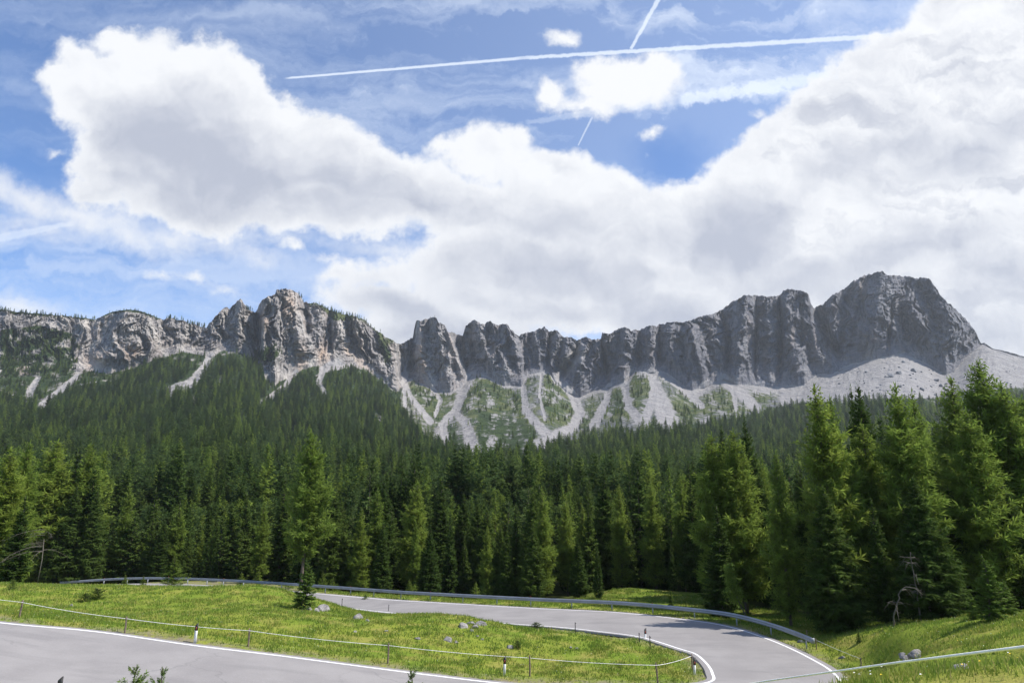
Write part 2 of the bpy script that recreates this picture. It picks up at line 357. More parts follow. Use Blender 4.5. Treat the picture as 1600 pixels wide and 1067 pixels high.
def mat_mountain():
    m, q = new_mat('mountain_ground'); p = geo_pos(q)
    ps = q.mapv(p, scale=(1, 1, 0.22)); pt = q.mapv(p, scale=(0.25, 0.25, 3.0))
    st = q.noise(ps, 0.035, 8, 0.65, 0.4); fine = q.noise(ps, 0.14, 6, 0.65); strat = q.noise(pt, 0.035, 5, 0.6); big = q.noise(p, 0.006, 4)
    rock = q.mix(q.ss(st, 0.35, 0.68), (0.150, 0.145, 0.150), (0.400, 0.382, 0.362))
    rock = q.mix(q.m('MULTIPLY', q.ss(strat, 0.55, 0.68), 0.40), rock, (0.165, 0.160, 0.172))
    rock = q.mix(q.m('MULTIPLY', q.ss(fine, 0.50, 0.66), 0.62), rock, (0.075, 0.075, 0.085))
    for sc_, wd_, am_ in ((0.030, 0.020, 0.75), (0.075, 0.028, 0.55)):
        cr = q.m('ABSOLUTE', q.m('SUBTRACT', q.noise(q.mapv(p, (sc_ * 900, 0, 0), (0, 0, 0), (1, 1, 0.16)), sc_, 6, 0.6, 0.3), 0.5))
        rock = q.mix(q.m('MULTIPLY', q.ss(cr, wd_, 0.002), am_), rock, (0.055, 0.055, 0.064))
    led = q.m('ABSOLUTE', q.m('SUBTRACT', q.noise(q.mapv(p, scale=(0.10, 0.10, 1.6)), 0.05, 5, 0.6), 0.5))
    rock = q.mix(q.m('MULTIPLY', q.ss(led, 0.022, 0.004), 0.35), rock, (0.42, 0.40, 0.385))
    tan = q.m('MULTIPLY', q.ss(q.noise(ps, 0.022, 5, 0.55), 0.54, 0.66), q.ss(big, 0.36, 0.58), clamp=True)
    tan = q.m('MAXIMUM', q.m('MULTIPLY', tan, 0.32), q.m('MULTIPLY', q.m('MULTIPLY', q.attr('tan'), 0.65), q.ss(st, 0.3, 0.5)))
    rock = q.mix(tan, rock, (0.42, 0.325, 0.255))
    rock = q.mix(q.m('MULTIPLY', q.attr('shade_tint'), 0.50), rock, (0.135, 0.140, 0.172))  # painted cloud shade: rock of the right massif darker and bluer
    sn = q.noise(p, 0.05, 8, 0.7); s2 = q.noise(p, 0.25, 5, 0.75)
    scree = q.mix(q.ss(sn, 0.35, 0.7), (0.42, 0.395, 0.375), (0.27, 0.255, 0.255))
    scree = q.mix(q.m('MULTIPLY', q.ss(s2, 0.55, 0.7), 0.5), scree, (0.19, 0.18, 0.18))
    scree = q.mix(q.m('MULTIPLY', q.attr('shade_tint'), 0.45), scree, (0.25, 0.245, 0.25))  # same painted shade on the right-hand scree
    gn = q.noise(p, 0.03, 6, 0.65)
    grass = q.mix(q.ss(gn, 0.4, 0.6), (0.125, 0.140, 0.055), (0.055, 0.080, 0.030))
    grass = q.mix(q.ss(q.noise(p, 0.018, 7, 0.7), 0.50, 0.60), grass, (0.045, 0.070, 0.026)); grass = q.mix(q.ss(s2, 0.52, 0.66), grass, (0.028, 0.048, 0.020))
    fl = q.mix(q.ss(gn, 0.4, 0.65), (0.030, 0.050, 0.018), (0.050, 0.075, 0.025))
    # break the zone borders up with noise
    k = q.m('MULTIPLY', q.m('SUBTRACT', q.noise(p, 0.05, 8, 0.75), 0.5), 1.4)
    kr = q.m('MULTIPLY', q.m('SUBTRACT', q.noise(q.mapv(p, scale=(1, 0.16, 0.3)), 0.07, 6, 0.7), 0.5), 1.3); k = q.m('ADD', k, kr)
    zg = q.ss(q.m('ADD', q.attr('green'), k), 0.35, 0.65); zs = q.ss(q.m('ADD', q.attr('scree'), k), 0.38, 0.6); zf = q.ss(q.m('ADD', q.attr('wood'), k), 0.4, 0.6)
    rock = q.mix(q.m('SUBTRACT', 1.0, q.attr('shade_tint')), rock, q.mix(1.0, rock, (1.35, 1.30, 1.24, 1), 'MULTIPLY')); c = q.mix(zg, rock, grass); c = q.mix(zf, c, fl); c = q.mix(zs, c, scree)  # left rock paler and warmer: sunlight put into its colour
    h = q.m('ADD', q.m('MULTIPLY', st, 1.0), q.m('ADD', q.m('MULTIPLY', fine, 0.35), q.m('MULTIPLY', strat, 0.25)))
    return finish(m, q, c, 0.95, bump=h, bstr=1.0, bdist=15.0, spec=0.1)
def mat_foliage(name, c1, c2, transl=0.25):
    m, q = new_mat(name); p = geo_pos(q); r = obj_rand(q)
    n = q.noise(p, 0.9, 3, 0.6)
    c = q.mix(r, c1, c2)
    c = q.mix(q.ss(n, 0.35, 0.7, 0, 0.5), c, tuple(min(1, x * 1.7) for x in c1))
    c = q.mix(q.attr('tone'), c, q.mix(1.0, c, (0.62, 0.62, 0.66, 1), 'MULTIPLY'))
    return finish(m, q, c, 0.85, spec=0.04, transl=transl)
def mat_rock():
    m, q = new_mat('boulder_rock'); p = geo_pos(q); n = q.noise(p, 3.0, 7, 0.7); n2 = q.noise(p, 12.0, 5, 0.7)
    c = q.mix(q.ss(n, 0.35, 0.65), (0.36, 0.34, 0.33), (0.17, 0.16, 0.155))
    c = q.mix(q.m('MULTIPLY', q.ss(n2, 0.58, 0.7), 0.6), c, (0.08, 0.078, 0.07))
    return finish(m, q, c, 0.9, bump=q.m('ADD', n, n2), bstr=0.7, bdist=0.08)
def mat_scree_block():
    m, q = new_mat('scree_block_rock'); p = geo_pos(q); n = q.noise(p, 0.08, 7, 0.7)
    return finish(m, q, q.mix(q.ss(n, 0.35, 0.65), (0.30, 0.29, 0.29), (0.17, 0.168, 0.175)), 0.9, bump=n, bstr=0.8, bdist=2.0)
M_ASPH, M_PAINT, M_GROUND, M_MTN, M_ROCK, M_BLOCK = mat_asphalt(), mat_paint(), mat_ground(), mat_mountain(), mat_rock(), mat_scree_block()
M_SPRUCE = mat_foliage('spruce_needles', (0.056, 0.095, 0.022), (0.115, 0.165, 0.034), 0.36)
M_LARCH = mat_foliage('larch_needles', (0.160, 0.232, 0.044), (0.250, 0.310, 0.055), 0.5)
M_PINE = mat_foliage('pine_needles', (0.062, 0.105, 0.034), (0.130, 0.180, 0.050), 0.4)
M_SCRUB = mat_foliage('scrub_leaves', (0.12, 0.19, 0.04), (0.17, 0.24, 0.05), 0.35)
M_BARK = plain('bark', (0.12, 0.095, 0.075), 0.95, var=0.35, scale=2.0)
M_DEAD = plain('bleached_wood', (0.13, 0.115, 0.095), 0.95, var=0.25, scale=2.0)
M_STEEL = plain('galvanised_steel', (0.33, 0.35, 0.37), 0.55, metal=0.45, var=0.10, scale=0.8)
M_POSTW = plain('weathered_post_wood', (0.17, 0.13, 0.10), 0.95, var=0.3, scale=9.0)
M_WHITE = plain('white_plastic', (0.78, 0.78, 0.76), 0.5, var=0.06)
M_BLACK = plain('black_plastic', (0.03, 0.03, 0.03), 0.5)
M_RED = plain('red_reflector', (0.30, 0.06, 0.04), 0.3)
M_ROPE = plain('white_fence_tape', (0.92, 0.91, 0.88), 0.8, var=0.1)
M_GRASS = None

# ------------------------------------------------------------------ road
def A(*l): return np.array([x for x in l], float)
inner = A(W(-110, 39, 9.0), W(-75, 36.5, 6.2), W(-50, 35, 4.1), W(-35, 34.2, 2.9), P(0, 972, 2.0), P(150, 986, 1.45), P(300, 1007, .9), P(433, 1023, .45), P(533, 1036, .1), P(666, 1053, -.35), P(800, 1068, -.75), W(4.6, 33.7, -1.0),
          P(1096, 1067, -1.2), P(1111, 1050, -1.2), P(1089, 1023.5, -1.25), P(1060, 1013, -1.35), P(1000, 995, -1.45), P(933, 986, -1.65), P(866, 979, -1.85), P(740, 970, -2.4),
          P(600, 956, -3.0), P(533, 949, -3.4), P(400, 937, -4.0), P(300, 927, -4.6), P(190, 925, -5.2), P(85, 931, -5.9), P(-80, 944, -6.6), W(-130, 82, -8))
outer = A(W(-108, 30, 9.0), inner[1] + W(1.5, -9.0, 0), inner[2] + W(1.5, -9.0, 0), inner[3] + W(1.5, -9.0, 0), inner[4] + W(1.4, -9.0, 0), inner[5] + W(1.3, -9.0, 0), inner[6] + W(1, -8.9, 0), inner[7] + W(.8, -8.7, 0), inner[8] + W(.6, -8.5, 0), inner[9] + W(.6, -8.2, -.05), inner[10] + W(1.2, -7.9, -.1), W(8.6, 25.9, -1.2),
          W(14.6, 29.8, -1.3), P(1313, 1060, -1.3), P(1266, 1027, -1.3), P(1199, 997, -1.35), P(1133, 977, -1.5), P(1066, 967, -1.7), P(960, 956, -2.0), P(830, 949.5, -2.4),
          P(666, 940, -2.9), P(590, 935, -3.2), P(425, 921, -3.9), P(300, 913, -4.6), P(200, 912, -5.2), P(97, 918, -5.9), P(-70, 930, -6.6), W(-130, 88, -8))
NR = 900
ri, ro = spline(inner, NR), spline(outer, NR)
def road_strip(name, a, b, mat, lift=0.0, sub=6, parent=None, z0=None):
    n = len(a); t = np.linspace(0, 1, sub + 1)[None, :, None]
    v = a[:, None] * (1 - t) + b[:, None] * t; v = v.copy(); v[..., 2] += lift
    return mesh_np(name, v.reshape(-1, 3), grid_faces(n, sub + 1)[:, ::-1], mat, parent, True)
wv = (ro - ri); wl = np.linalg.norm(wv, axis=1)[:, None]; wn = wv / wl
ri_e, ro_e = ri - wn * 0.30, ro + wn * 0.35      # asphalt reaches past the lines
road = road_strip('road', ri_e, ro_e, M_ASPH); tag(road, kind='structure')
road_strip('edge_line', ri - wn * 0.02, ri + wn * 0.13, M_PAINT, 0.006, 1, road)
road_strip('edge_line', ro - wn * 0.15, ro, M_PAINT, 0.006, 1, road)
# asphalt edges (thickness)
for e, s in ((ri_e, 1), (ro_e, -1)):
    v = np.stack([e, e - W(0, 0, 0.12) - wn * 0.05 * s], 1).reshape(-1, 3)
    mesh_np('road_edge', v, grid_faces(NR, 2), M_ASPH, road)

# ------------------------------------------------------------------ near terrain (thin-plate surface through surveyed points)
ctl = [Q(0, 928, 66), Q(60, 921.5, 66), Q(150, 917, 62), Q(205, 915.5, 61), Q(250, 917, 60), Q(310, 920.5, 61), Q(380, 915, 57), Q(425, 917, 58), Q(470, 938, 53), Q(300, 940, 50), Q(150, 945, 48), Q(30, 955, 42),
       Q(110, 968, 37), Q(300, 985, 35.5), Q(450, 960, 44), Q(600, 985, 41), Q(500, 1005, 36), Q(700, 1010, 38), Q(600, 962, 50), Q(650, 958.5, 51), Q(700, 959, 51), Q(760, 966, 50), Q(810, 976, 48), Q(850, 1000, 42), Q(950, 1020, 39),
       Q(1030, 1045, 36), Q(700, 1035, 34.5), Q(400, 1005, 33.5), Q(560, 958, 53), Q(510, 952, 52), Q(800, 1040, 35.5),
       Q(1280, 1000, 42), Q(1240, 978, 48), Q(1150, 955, 60), Q(1160, 930, 68), Q(1080, 940, 66), Q(1000, 937, 68), Q(950, 927, 80), Q(985, 917, 76), Q(1050, 927, 80), Q(1110, 928, 77), Q(1350, 1030, 36), Q(1450, 1030, 28), Q(1400, 1010, 34), Q(1380, 1045, 29.5),
       Q(1432, 1006, 31.5), Q(1550, 1000, 20), Q(1600, 1045, 9.5), Q(1450, 1058, 13), Q(1320, 1066, 22.5), Q(1400, 985, 35), Q(1540, 968, 35), Q(1600, 958, 42), Q(1340, 987, 40), Q(1700, 960, 40), Q(1230, 975, 47),
       W(60, 75, -2), W(85, 60, 1), W(0, 0, 6.9), W(-20, 0, 7.4), W(20, 0, 6.6), W(-2, 8, 5.3), W(0, -25, 7.2), W(-60, 0, 8), W(60, 0, 7), W(0, 15, 2.4), W(-12, 13, 3.4), W(-25, 14, 4.8), W(6.5, 5, 6.7), W(14, 6, 6.6), W(11, 17, 1.8), W(30, 27, 3.6), W(45, 35, 4),
       W(0, 80, -4.8), W(-25, 92, -6.5), W(25, 95, -5), W(-60, 106, -8), W(-90, 100, -8.5), W(0, 110, -6), W(60, 105, -4), W(-40, 130, -6), W(0, 140, -4.5), W(50, 140, -3.5), W(-120, 140, -6), W(120, 130, -2), W(130, 60, 4), W(-130, 30, 7), W(-110, 60, -1),
       W(-60, 180, -1), W(0, 180, -1), W(70, 180, -1), W(150, 180, 0), W(-150, 180, 0), W(150, 0, 8), W(-150, 0, 10), W(0, -60, 9), W(-150, -60, 12), W(150, -60, 10)]
step = 18
ctl = np.array(ctl + [x for x in ri[10::step]] + [x for x in ro[10::step]])
def tps_fit(c, reg=0.8):
    n = len(c); d = np.linalg.norm(c[:, None, :2] - c[None, :, :2], axis=2); K = d ** 2 * np.log(d + 1e-9) + np.eye(n) * reg * 3
    Pm = np.concatenate([np.ones((n, 1)), c[:, :2]], 1)
    Am = np.block([[K, Pm], [Pm.T, np.zeros((3, 3))]]); b = np.concatenate([c[:, 2], np.zeros(3)])
    return np.linalg.solve(Am, b)
_w = tps_fit(ctl)
_cl = (ri_e + ro_e) / 2; _hw = np.linalg.norm(ro_e - ri_e, axis=1) / 2; _wn = (ro_e - ri_e) / (2 * _hw[:, None])
def terrain(x, y, info=False):
    x = np.atleast_1d(np.asarray(x, float)); y = np.atleast_1d(np.asarray(y, float)); sh = x.shape; x = x.ravel(); y = y.ravel()
    z = np.zeros(len(x)); lat = np.full(len(x), 99.0)
    for s in range(0, len(x), 60000):
        e = slice(s, s + 60000); xx, yy = x[e], y[e]
        d = np.hypot(xx[:, None] - ctl[None, :, 0], yy[:, None] - ctl[None, :, 1])
        zz = (d ** 2 * np.log(d + 1e-9)) @ _w[:len(ctl)] + _w[-3] + _w[-2] * xx + _w[-1] * yy
        zz += 0.11 * fbm(xx / 5.5, yy / 5.5, 1.3, 3) + 0.07 * fbm(xx / 1.3, yy / 1.3, 2.1, 2)
        # bed the road in
        cc = _cl[::3]; dd = np.hypot(xx[:, None] - cc[None, :, 0], yy[:, None] - cc[None, :, 1]); k = dd.argmin(1) * 3
        a = ri_e[k]; b = ro_e[k]; ab = b - a; L = np.hypot(ab[:, 0], ab[:, 1])
        t = ((xx - a[:, 0]) * ab[:, 0] + (yy - a[:, 1]) * ab[:, 1]) / L ** 2
        g = (dd.min(1) < 15)
        zr = a[:, 2] + np.clip(t, 0, 1) * ab[:, 2]
        out = np.maximum(np.maximum(-t, t - 1) * L, dd.min(1) * (1 - g) - 6)
        f = 1 - sstep(out, 0.3, 3.2); f = np.where(g, f, 0)
        zz = zz * (1 - f) + (zr - 0.05 - 0.12 * (out < 0.02)) * f
        z[e] = zz; lat[e] = np.where(g, out, 99)
    if info: return z.reshape(sh), lat.reshape(sh)
    return z.reshape(sh)
def gz(x, y): return float(terrain([x], [y])[0])
def build_ground():
    # columns and rows tighten where the meadow is seen close up
    xs = np.concatenate([np.arange(-150, -45, 1.5), np.arange(-45, 34, 0.33), np.arange(34, 150, 1.5)])
    ys = np.concatenate([np.arange(-60, 6, 2.0), np.arange(6, 84, 0.33), np.arange(84, 185, 1.5)])
    X, Y = np.meshgrid(xs, ys); Z, lat = terrain(X, Y, True)
    fade = sstep(Y, 150, 184); Z = Z - fade * 6
    px, py, D = proj(np.stack([X, Y, Z], -1))
    # forest floor: north of the guardrail line, and the right-hand wood
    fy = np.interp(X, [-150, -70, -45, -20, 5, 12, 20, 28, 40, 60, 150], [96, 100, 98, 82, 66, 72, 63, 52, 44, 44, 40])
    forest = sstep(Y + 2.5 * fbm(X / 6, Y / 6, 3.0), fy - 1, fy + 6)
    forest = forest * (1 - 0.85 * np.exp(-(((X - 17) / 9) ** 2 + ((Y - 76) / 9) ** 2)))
    verge = np.where(lat < 1.2, 1 - np.clip(lat / 1.2, 0, 1), 0)
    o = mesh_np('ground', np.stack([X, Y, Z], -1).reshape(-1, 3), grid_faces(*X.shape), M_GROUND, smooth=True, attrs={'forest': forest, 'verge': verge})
    tag(o, kind='structure'); return o
build_ground()

# ------------------------------------------------------------------ mountains and forested slopes
SKY = [(-250, 470), (-120, 478), (0, 484), (15, 485), (30, 488), (50, 489), (87, 492), (120, 495), (150, 499), (160, 494), (175, 487), (200, 483.5), (220, 486), (240, 494), (255, 500), (262, 497), (280, 499), (295, 505), (322, 511), (335, 496), (350, 481), (360, 482), (376, 466), (382, 475), (390, 485), (399, 488), (408, 471), (419, 461), (429, 461), (432, 454), (442, 451), (453, 451), (465, 457), (470, 464), (474, 472), (495, 474), (507, 481), (526, 488), (557, 495), (569, 500), (580, 511), (597, 523), (611, 531), (625, 538), (639, 532), (645, 528), (647, 514), (650, 502), (664, 499), (681, 496), (686, 504), (694, 506), (701, 520), (712, 521), (723, 524), (727, 510), (741, 500), (751, 506), (756, 507), (768, 501), (776, 507), (792, 507), (797, 514), (811, 527), (815, 522), (835, 517), (850, 510), (859, 519), (867, 516), (875, 521), (878, 526), (892, 527), (900, 532), (917, 527), (925, 531), (939, 530), (941, 520), (952, 521), (962, 515), (977, 510), (987, 517), (1000, 516), (1015, 509), (1025, 510), (1046, 502), (1060, 505), (1075, 502), (1095, 494), (1110, 491), (1125, 486), (1140, 475), (1162, 462), (1185, 462), (1200, 464), (1212, 464), (1222, 459), (1224, 454), (1231, 452), (1250, 455), (1263, 457), (1267, 474), (1272, 481), (1287, 474), (1300, 462), (1320, 450), (1337, 437), (1350, 432), (1360, 429), (1379, 423), (1387, 429), (1412, 432), (1435, 435), (1447, 434), (1454, 437), (1460, 447), (1469, 460), (1480, 472), (1497, 487), (1512, 502), (1525, 520), (1532, 535), (1542, 538), (1550, 544), (1575, 550), (1600, 557), (1700, 585), (1850, 610)]
FOOT = [(-250, 590), (0, 590), (60, 588), (115, 580), (135, 580), (175, 584), (200, 577), (260, 556), (287, 550), (330, 557), (350, 547), (400, 558), (412, 592), (430, 603), (450, 590), (473, 577), (501, 571), (535, 571), (569, 576), (597, 596), (620, 612), (636, 596), (648, 592), (675, 609), (703, 614), (726, 599), (737, 585), (760, 587), (788, 603), (815, 603), (825, 586), (857, 580), (867, 595), (885, 612), (907, 621), (927, 612), (950, 605), (975, 597), (990, 578), (1015, 582), (1037, 581), (1075, 607), (1082, 610), (1100, 605), (1130, 592), (1155, 600), (1205, 606), (1257, 602), (1277, 585), (1300, 586), (1330, 570), (1375, 560), (1415, 551), (1430, 560), (1455, 573), (1478, 586), (1490, 582), (1512, 556), (1524, 546), (1535, 538), (1550, 546), (1600, 560), (1700, 588), (1850, 614)]
DFT = [(-250, 880), (0, 950), (150, 1020), (300, 1120), (450, 1180), (600, 1330), (640, 1420), (900, 1460), (1150, 1400), (1350, 1400), (1600, 1330), (1850, 1200)]
GULLY = [([(401, 480), (402, 560)], 9, 60), ([(474, 468), (482, 520)], 8, 40), ([(515, 482), (516, 560)], 6, 30), ([(625, 535), (626, 610)], 12, 60), ([(643, 530), (640, 590)], 6, 40), ([(712, 518), (722, 560), (736, 590)], 9, 70), ([(760, 504), (762, 540)], 4, 30), ([(811, 524), (818, 560), (822, 600)], 9, 60), ([(858, 516), (857, 570)], 4, 30), ([(880, 522), (870, 580)], 7, 45), ([(908, 530), (888, 570), (872, 595)], 12, 60), ([(937, 528), (945, 560), (950, 600)], 6, 40), ([(1000, 514), (996, 575)], 6, 45), ([(1032, 508), (1028, 578)], 7, 45), ([(1068, 504), (1080, 530)], 5, 30), ([(1128, 484), (1138, 540), (1135, 590)], 7, 50), ([(1182, 462), (1180, 600)], 5, 40), ([(1218, 462), (1222, 520), (1218, 600)], 6, 55), ([(1268, 470), (1292, 520), (1318, 570)], 10, 70), ([(1395, 470), (1385, 560)], 5, 30)]
RIBS = [([(200, 480), (205, 560), (210, 590)], 58, 50), ([(278, 497), (275, 550)], 26, 32), ([(376, 462), (374, 550)], 30, 55), ([(350, 480), (333, 556)], 20, 30), ([(395, 486), (398, 556)], 16, 25),
        ([(445, 448), (462, 500), (478, 575)], 34, 75), ([(422, 458), (412, 520), (404, 560)], 20, 45), ([(433, 470), (430, 560), (434, 606)], 26, 50), ([(498, 470), (503, 560)], 20, 34), ([(527, 486), (528, 568)], 17, 34),
        ([(556, 493), (582, 560), (618, 614)], 22, 50), ([(590, 520), (628, 600)], 14, 30), ([(655, 500), (660, 560), (674, 612)], 17, 55), ([(683, 494), (692, 560), (702, 616)], 18, 60), ([(700, 518), (722, 575), (729, 602)], 13, 40),
        ([(741, 498), (757, 540), (776, 596)], 20, 58), ([(768, 500), (785, 560), (802, 606)], 15, 46), ([(790, 506), (815, 560), (826, 590)], 13, 36), ([(850, 508), (857, 545), (862, 580)], 15, 40), ([(835, 516), (846, 570)], 12, 30),
        ([(868, 515), (880, 552)], 11, 28), ([(943, 520), (928, 560), (906, 622)], 19, 55), ([(978, 508), (986, 550), (972, 600)], 19, 48), ([(920, 528), (893, 600)], 13, 36), ([(1016, 508), (1022, 570)], 13, 32), ([(1046, 500), (1050, 560), (1068, 606)], 19, 46),
        ([(1082, 524), (1093, 560), (1100, 608)], 24, 62), ([(1110, 490), (1122, 560), (1130, 592)], 17, 30), ([(1165, 460), (1160, 540), (1150, 602)], 20, 50), ([(1198, 463), (1205, 600)], 14, 30), ([(1232, 450), (1236, 520), (1248, 604)], 18, 62), ([(1258, 456), (1275, 545), (1290, 586)], 14, 42),
        ([(1378, 422), (1372, 480), (1352, 565)], 42, 80), ([(1345, 432), (1332, 500), (1318, 570)], 20, 40), ([(1372, 484), (1340, 540)], 16, 40), ([(1374, 484), (1402, 520), (1412, 552)], 14, 36), ([(1425, 472), (1450, 530), (1458, 578)], 30, 65), ([(1452, 436), (1482, 500), (1506, 546)], 24, 50), ([(1305, 462), (1310, 560)], 16, 30)]
STREAMS = [([(121, 588), (100, 605), (66, 633)], 3.4, 5), ([(330, 557), (318, 575), (300, 598), (266, 612)], 5, 8), ([(463, 580), (445, 603), (409, 631)], 3, 4.6), ([(505, 575), (498, 598), (509, 624)], 3.4, 5), ([(60, 590), (50, 606), (46, 616)], 3, 6), ([(355, 575), (345, 595)], 1, 3), ([(588, 648), (596, 656)], 2.5, 3), ([(302, 620), (310, 632)], 3, 4), ([(632, 592), (640, 618), (672, 658)], 3, 5), ([(640, 560), (630, 600), (634, 640)], 5, 2),
           ([(736, 588), (722, 615), (711, 643), (691, 664), (698, 694)], 8, 5), ([(711, 643), (728, 662), (736, 690), (740, 716)], 5, 11), ([(818, 606), (821, 640), (840, 665), (862, 686)], 4, 8), ([(905, 548), (884, 572), (874, 592)], 11, 9), ([(872, 590), (895, 618), (906, 645), (896, 668), (860, 686), (842, 694)], 6, 10), ([(846, 585), (843, 620), (852, 655)], 2, 2.5),
           ([(952, 602), (947, 628), (928, 664)], 4, 8), ([(988, 580), (976, 605), (982, 636), (1003, 660)], 4, 8), ([(1018, 580), (1026, 610), (1042, 655)], 6, 16), ([(1024, 600), (1014, 640), (1004, 664)], 5, 8), ([(1040, 588), (1068, 608), (1096, 634)], 5, 5), ([(1130, 592), (1156, 612), (1182, 638)], 9, 7), ([(1145, 600), (1150, 640)], 5, 3), ([(1104, 602), (1080, 625)], 8, 3), ([(660, 585), (688, 625), (680, 650)], 4, 3)]
GREENS = [[(738, 588), (722, 640), (735, 660), (800, 700), (838, 690), (818, 620), (790, 608), (762, 592)], [(858, 585), (845, 620), (860, 650), (885, 672), (896, 640), (874, 596)], [(960, 604), (940, 650), (985, 655), (974, 610)], [(990, 582), (980, 610), (1000, 655), (1024, 620), (1018, 590)], [(1060, 608), (1050, 650), (1120, 650), (1090, 628)], [(1110, 615), (1100, 640), (1160, 645), (1140, 612)], [(1160, 600), (1190, 628), (1215, 612)], [(925, 616), (905, 670), (930, 660)], [(640, 600), (660, 640), (690, 660), (705, 640), (715, 618), (690, 615)],
          [(586, 512), (592, 545), (606, 575), (612, 560), (606, 535)], [(508, 482), (560, 498), (520, 502)]]
GAPS = [[(0, 600), (0, 515), (60, 508), (110, 520), (122, 545), (118, 585), (60, 600)]]
TREELINE = [(-250, 615), (0, 615), (60, 640), (120, 605), (170, 600), (215, 575), (262, 560), (300, 572), (335, 560), (405, 562), (415, 605), (435, 610), (470, 585), (500, 590), (540, 575), (575, 582), (600, 602), (628, 640), (655, 668), (690, 700), (740, 722), (800, 722), (850, 705), (880, 692), (930, 678), (1000, 672), (1080, 662), (1150, 652), (1200, 638), (1260, 628), (1350, 622), (1450, 622), (1520, 612), (1600, 604), (1850, 620)]
def ip(tab, x): t = np.array(tab, float); return np.interp(x, t[:, 0], t[:, 1])
def segdist(px, py, pts):         # distance to a polyline and the fraction along it
    best = np.full(px.shape, 1e9); fr = np.zeros(px.shape); pts = np.array(pts, float)
    L = np.concatenate([[0], np.cumsum(np.linalg.norm(np.diff(pts, axis=0), axis=1))])
    for i in range(len(pts) - 1):
        a, b = pts[i], pts[i + 1]; ab = b - a; l2 = (ab ** 2).sum()
        t = np.clip(((px - a[0]) * ab[0] + (py - a[1]) * ab[1]) / l2, 0, 1)
        d = np.hypot(px - a[0] - t * ab[0], py - a[1] - t * ab[1]); m = d < best
        best = np.where(m, d, best); fr = np.where(m, (L[i] + t * math.sqrt(l2)) / L[-1], fr)
    return best, fr
def inpoly(px, py, poly):
    ins = np.zeros(px.shape, bool); n = len(poly)
    for i in range(n):
        x1, y1 = poly[i]; x2, y2 = poly[(i + 1) % n]
        if y1 == y2: continue
        ins ^= ((y1 > py) != (y2 > py)) & (px < (x2 - x1) * (py - y1) / (y2 - y1) + x1)
    return ins
def build_mountain():
    px1 = np.concatenate([np.arange(-250, -20, 3.0), np.arange(-20, 1620, 1.15), np.arange(1620, 1850, 3.0)]); nc = len(px1)
    sk = ip(SKY, px1); jag = 3.6 * (ridged(px1 / 15.0, 0.3, 0.0, 4, 0.65) - 0.45) + 2.0 * perlin(px1 / 4.0, 2.2)
    sk = sk - jag * np.interp(px1, [0, 150, 160, 250, 300, 1535, 1560], [0.6, 0.6, 0.3, 0.5, 1, 1, 0.3])
    ftS = np.interp(px1, px1, ip(FOOT, px1)); kk = np.exp(-(np.arange(-60, 61) / 26.0) ** 2); ftS = np.convolve(np.pad(ftS, 60, 'edge'), kk / kk.sum(), 'valid')
    ft = np.maximum(ip(FOOT, px1) + 2.5 * fbm(px1 / 20.0, 3.3, 0, 3), sk + 1.5); Df = ip(DFT, px1)
    nb, ncl, ns = 26, 170, 240
    def dslope(py):
        t = (py - ftS[None]) / (850 - ftS[None]); s = np.where(t > 0, 0.30 * t + 0.70 * np.maximum(t, 0) ** 1.5, 0.30 * t)
        return Df[None] * np.exp(-s * np.log(Df / 130.0)[None])
    # cliff rows: from foot up to the skyline
    v = np.linspace(0, 1, ncl)[:, None]
    pyc = ft[None] + (sk - ft)[None] * v; pxc = np.broadcast_to(px1, pyc.shape)
    Dc = dslope(ft[None]) + 0.75 * (ft - sk)[None] * v ** 1.15
    off = np.zeros_like(pyc)
    wob = 5 * fbm(pyc / 18.0, pxc / 40.0, 8.0, 3)
    for pts, w, a in RIBS:
        d, fr = segdist(pxc + wob, pyc, pts); w2 = w * (0.8 + 0.5 * fr)
        b = a * np.clip(1 - d / w2, 0, 1) ** 0.9; off = np.maximum(off, b) + 0.25 * np.minimum(off, b)
    for pts, w, a in GULLY:
        d, fr = segdist(pxc + wob * .6, pyc, pts); off = off - a * np.clip(1 - d / w, 0, 1)
    X = pxc / 10.0; Yv = pyc / 42.0
    wx = 2.6 * fbm(pxc / 60.0, pyc / 50.0, 1.0, 4)
    off = off + 26 * (ridged(X * 0.42 + wx, Yv * 0.7, 0.5, 2) - 0.3) + 20 * (ridged(X * 1.1 + wx * 2, Yv * 0.75, 4.0, 3, 0.6) - 0.3) + 10 * ridged(X * 3.1 + wx, Yv * 2.2, 7.0, 3, 0.65) + 1.8 * perlin(X * 0.5, pyc / 5.0, 3.0) + 3.0 * ridged(X * 8, Yv * 9, 3.0, 2)
    amp = np.interp(pxc, [-250, 150, 330, 1540, 1600], [0.5, 0.5, 1, 1, 0.4])
    # the dome's smooth shaded left wall
    dl = np.interp(pyc, [490, 510, 580], [168, 152, 122]); off = off + 45 * sstep(pxc, dl, dl + 34) * (1 - sstep(pxc, 225, 262))
    Dc = Dc + (62 - off) * amp * sstep(v, -0.02, 0.34)
    # slope rows: foot down to the valley floor
    s_ = np.linspace(0, 1, ns)[::-1][:, None] ** 1.0; t = 1 - s_      # t=1 at valley, 0 at foot
    t = np.linspace(1, 0, ns + 1)[:-1][:, None]
    pyb = 850.0; pys = ft[None] + (pyb - ft)[None] * t; pxs = np.broadcast_to(px1, pys.shape)
    Ds = dslope(pys)
    gl = np.zeros_like(Ds)
    for pts, w0, w1 in STREAMS:
        d, fr = segdist(pxs, pys, pts); w = (w0 + (w1 - w0) * fr) * 1.6; gl = np.maximum(gl, 10 * np.clip(1 - d / w, 0, 1))
    k = Ds / 1400.0
    ridge_sp = 60 * np.exp(-((pxs - (575 + (pys - 560) * 0.45)) / 45.0) ** 2) * sstep(pys, 560, 620) * (1 - sstep(pys, 700, 800))
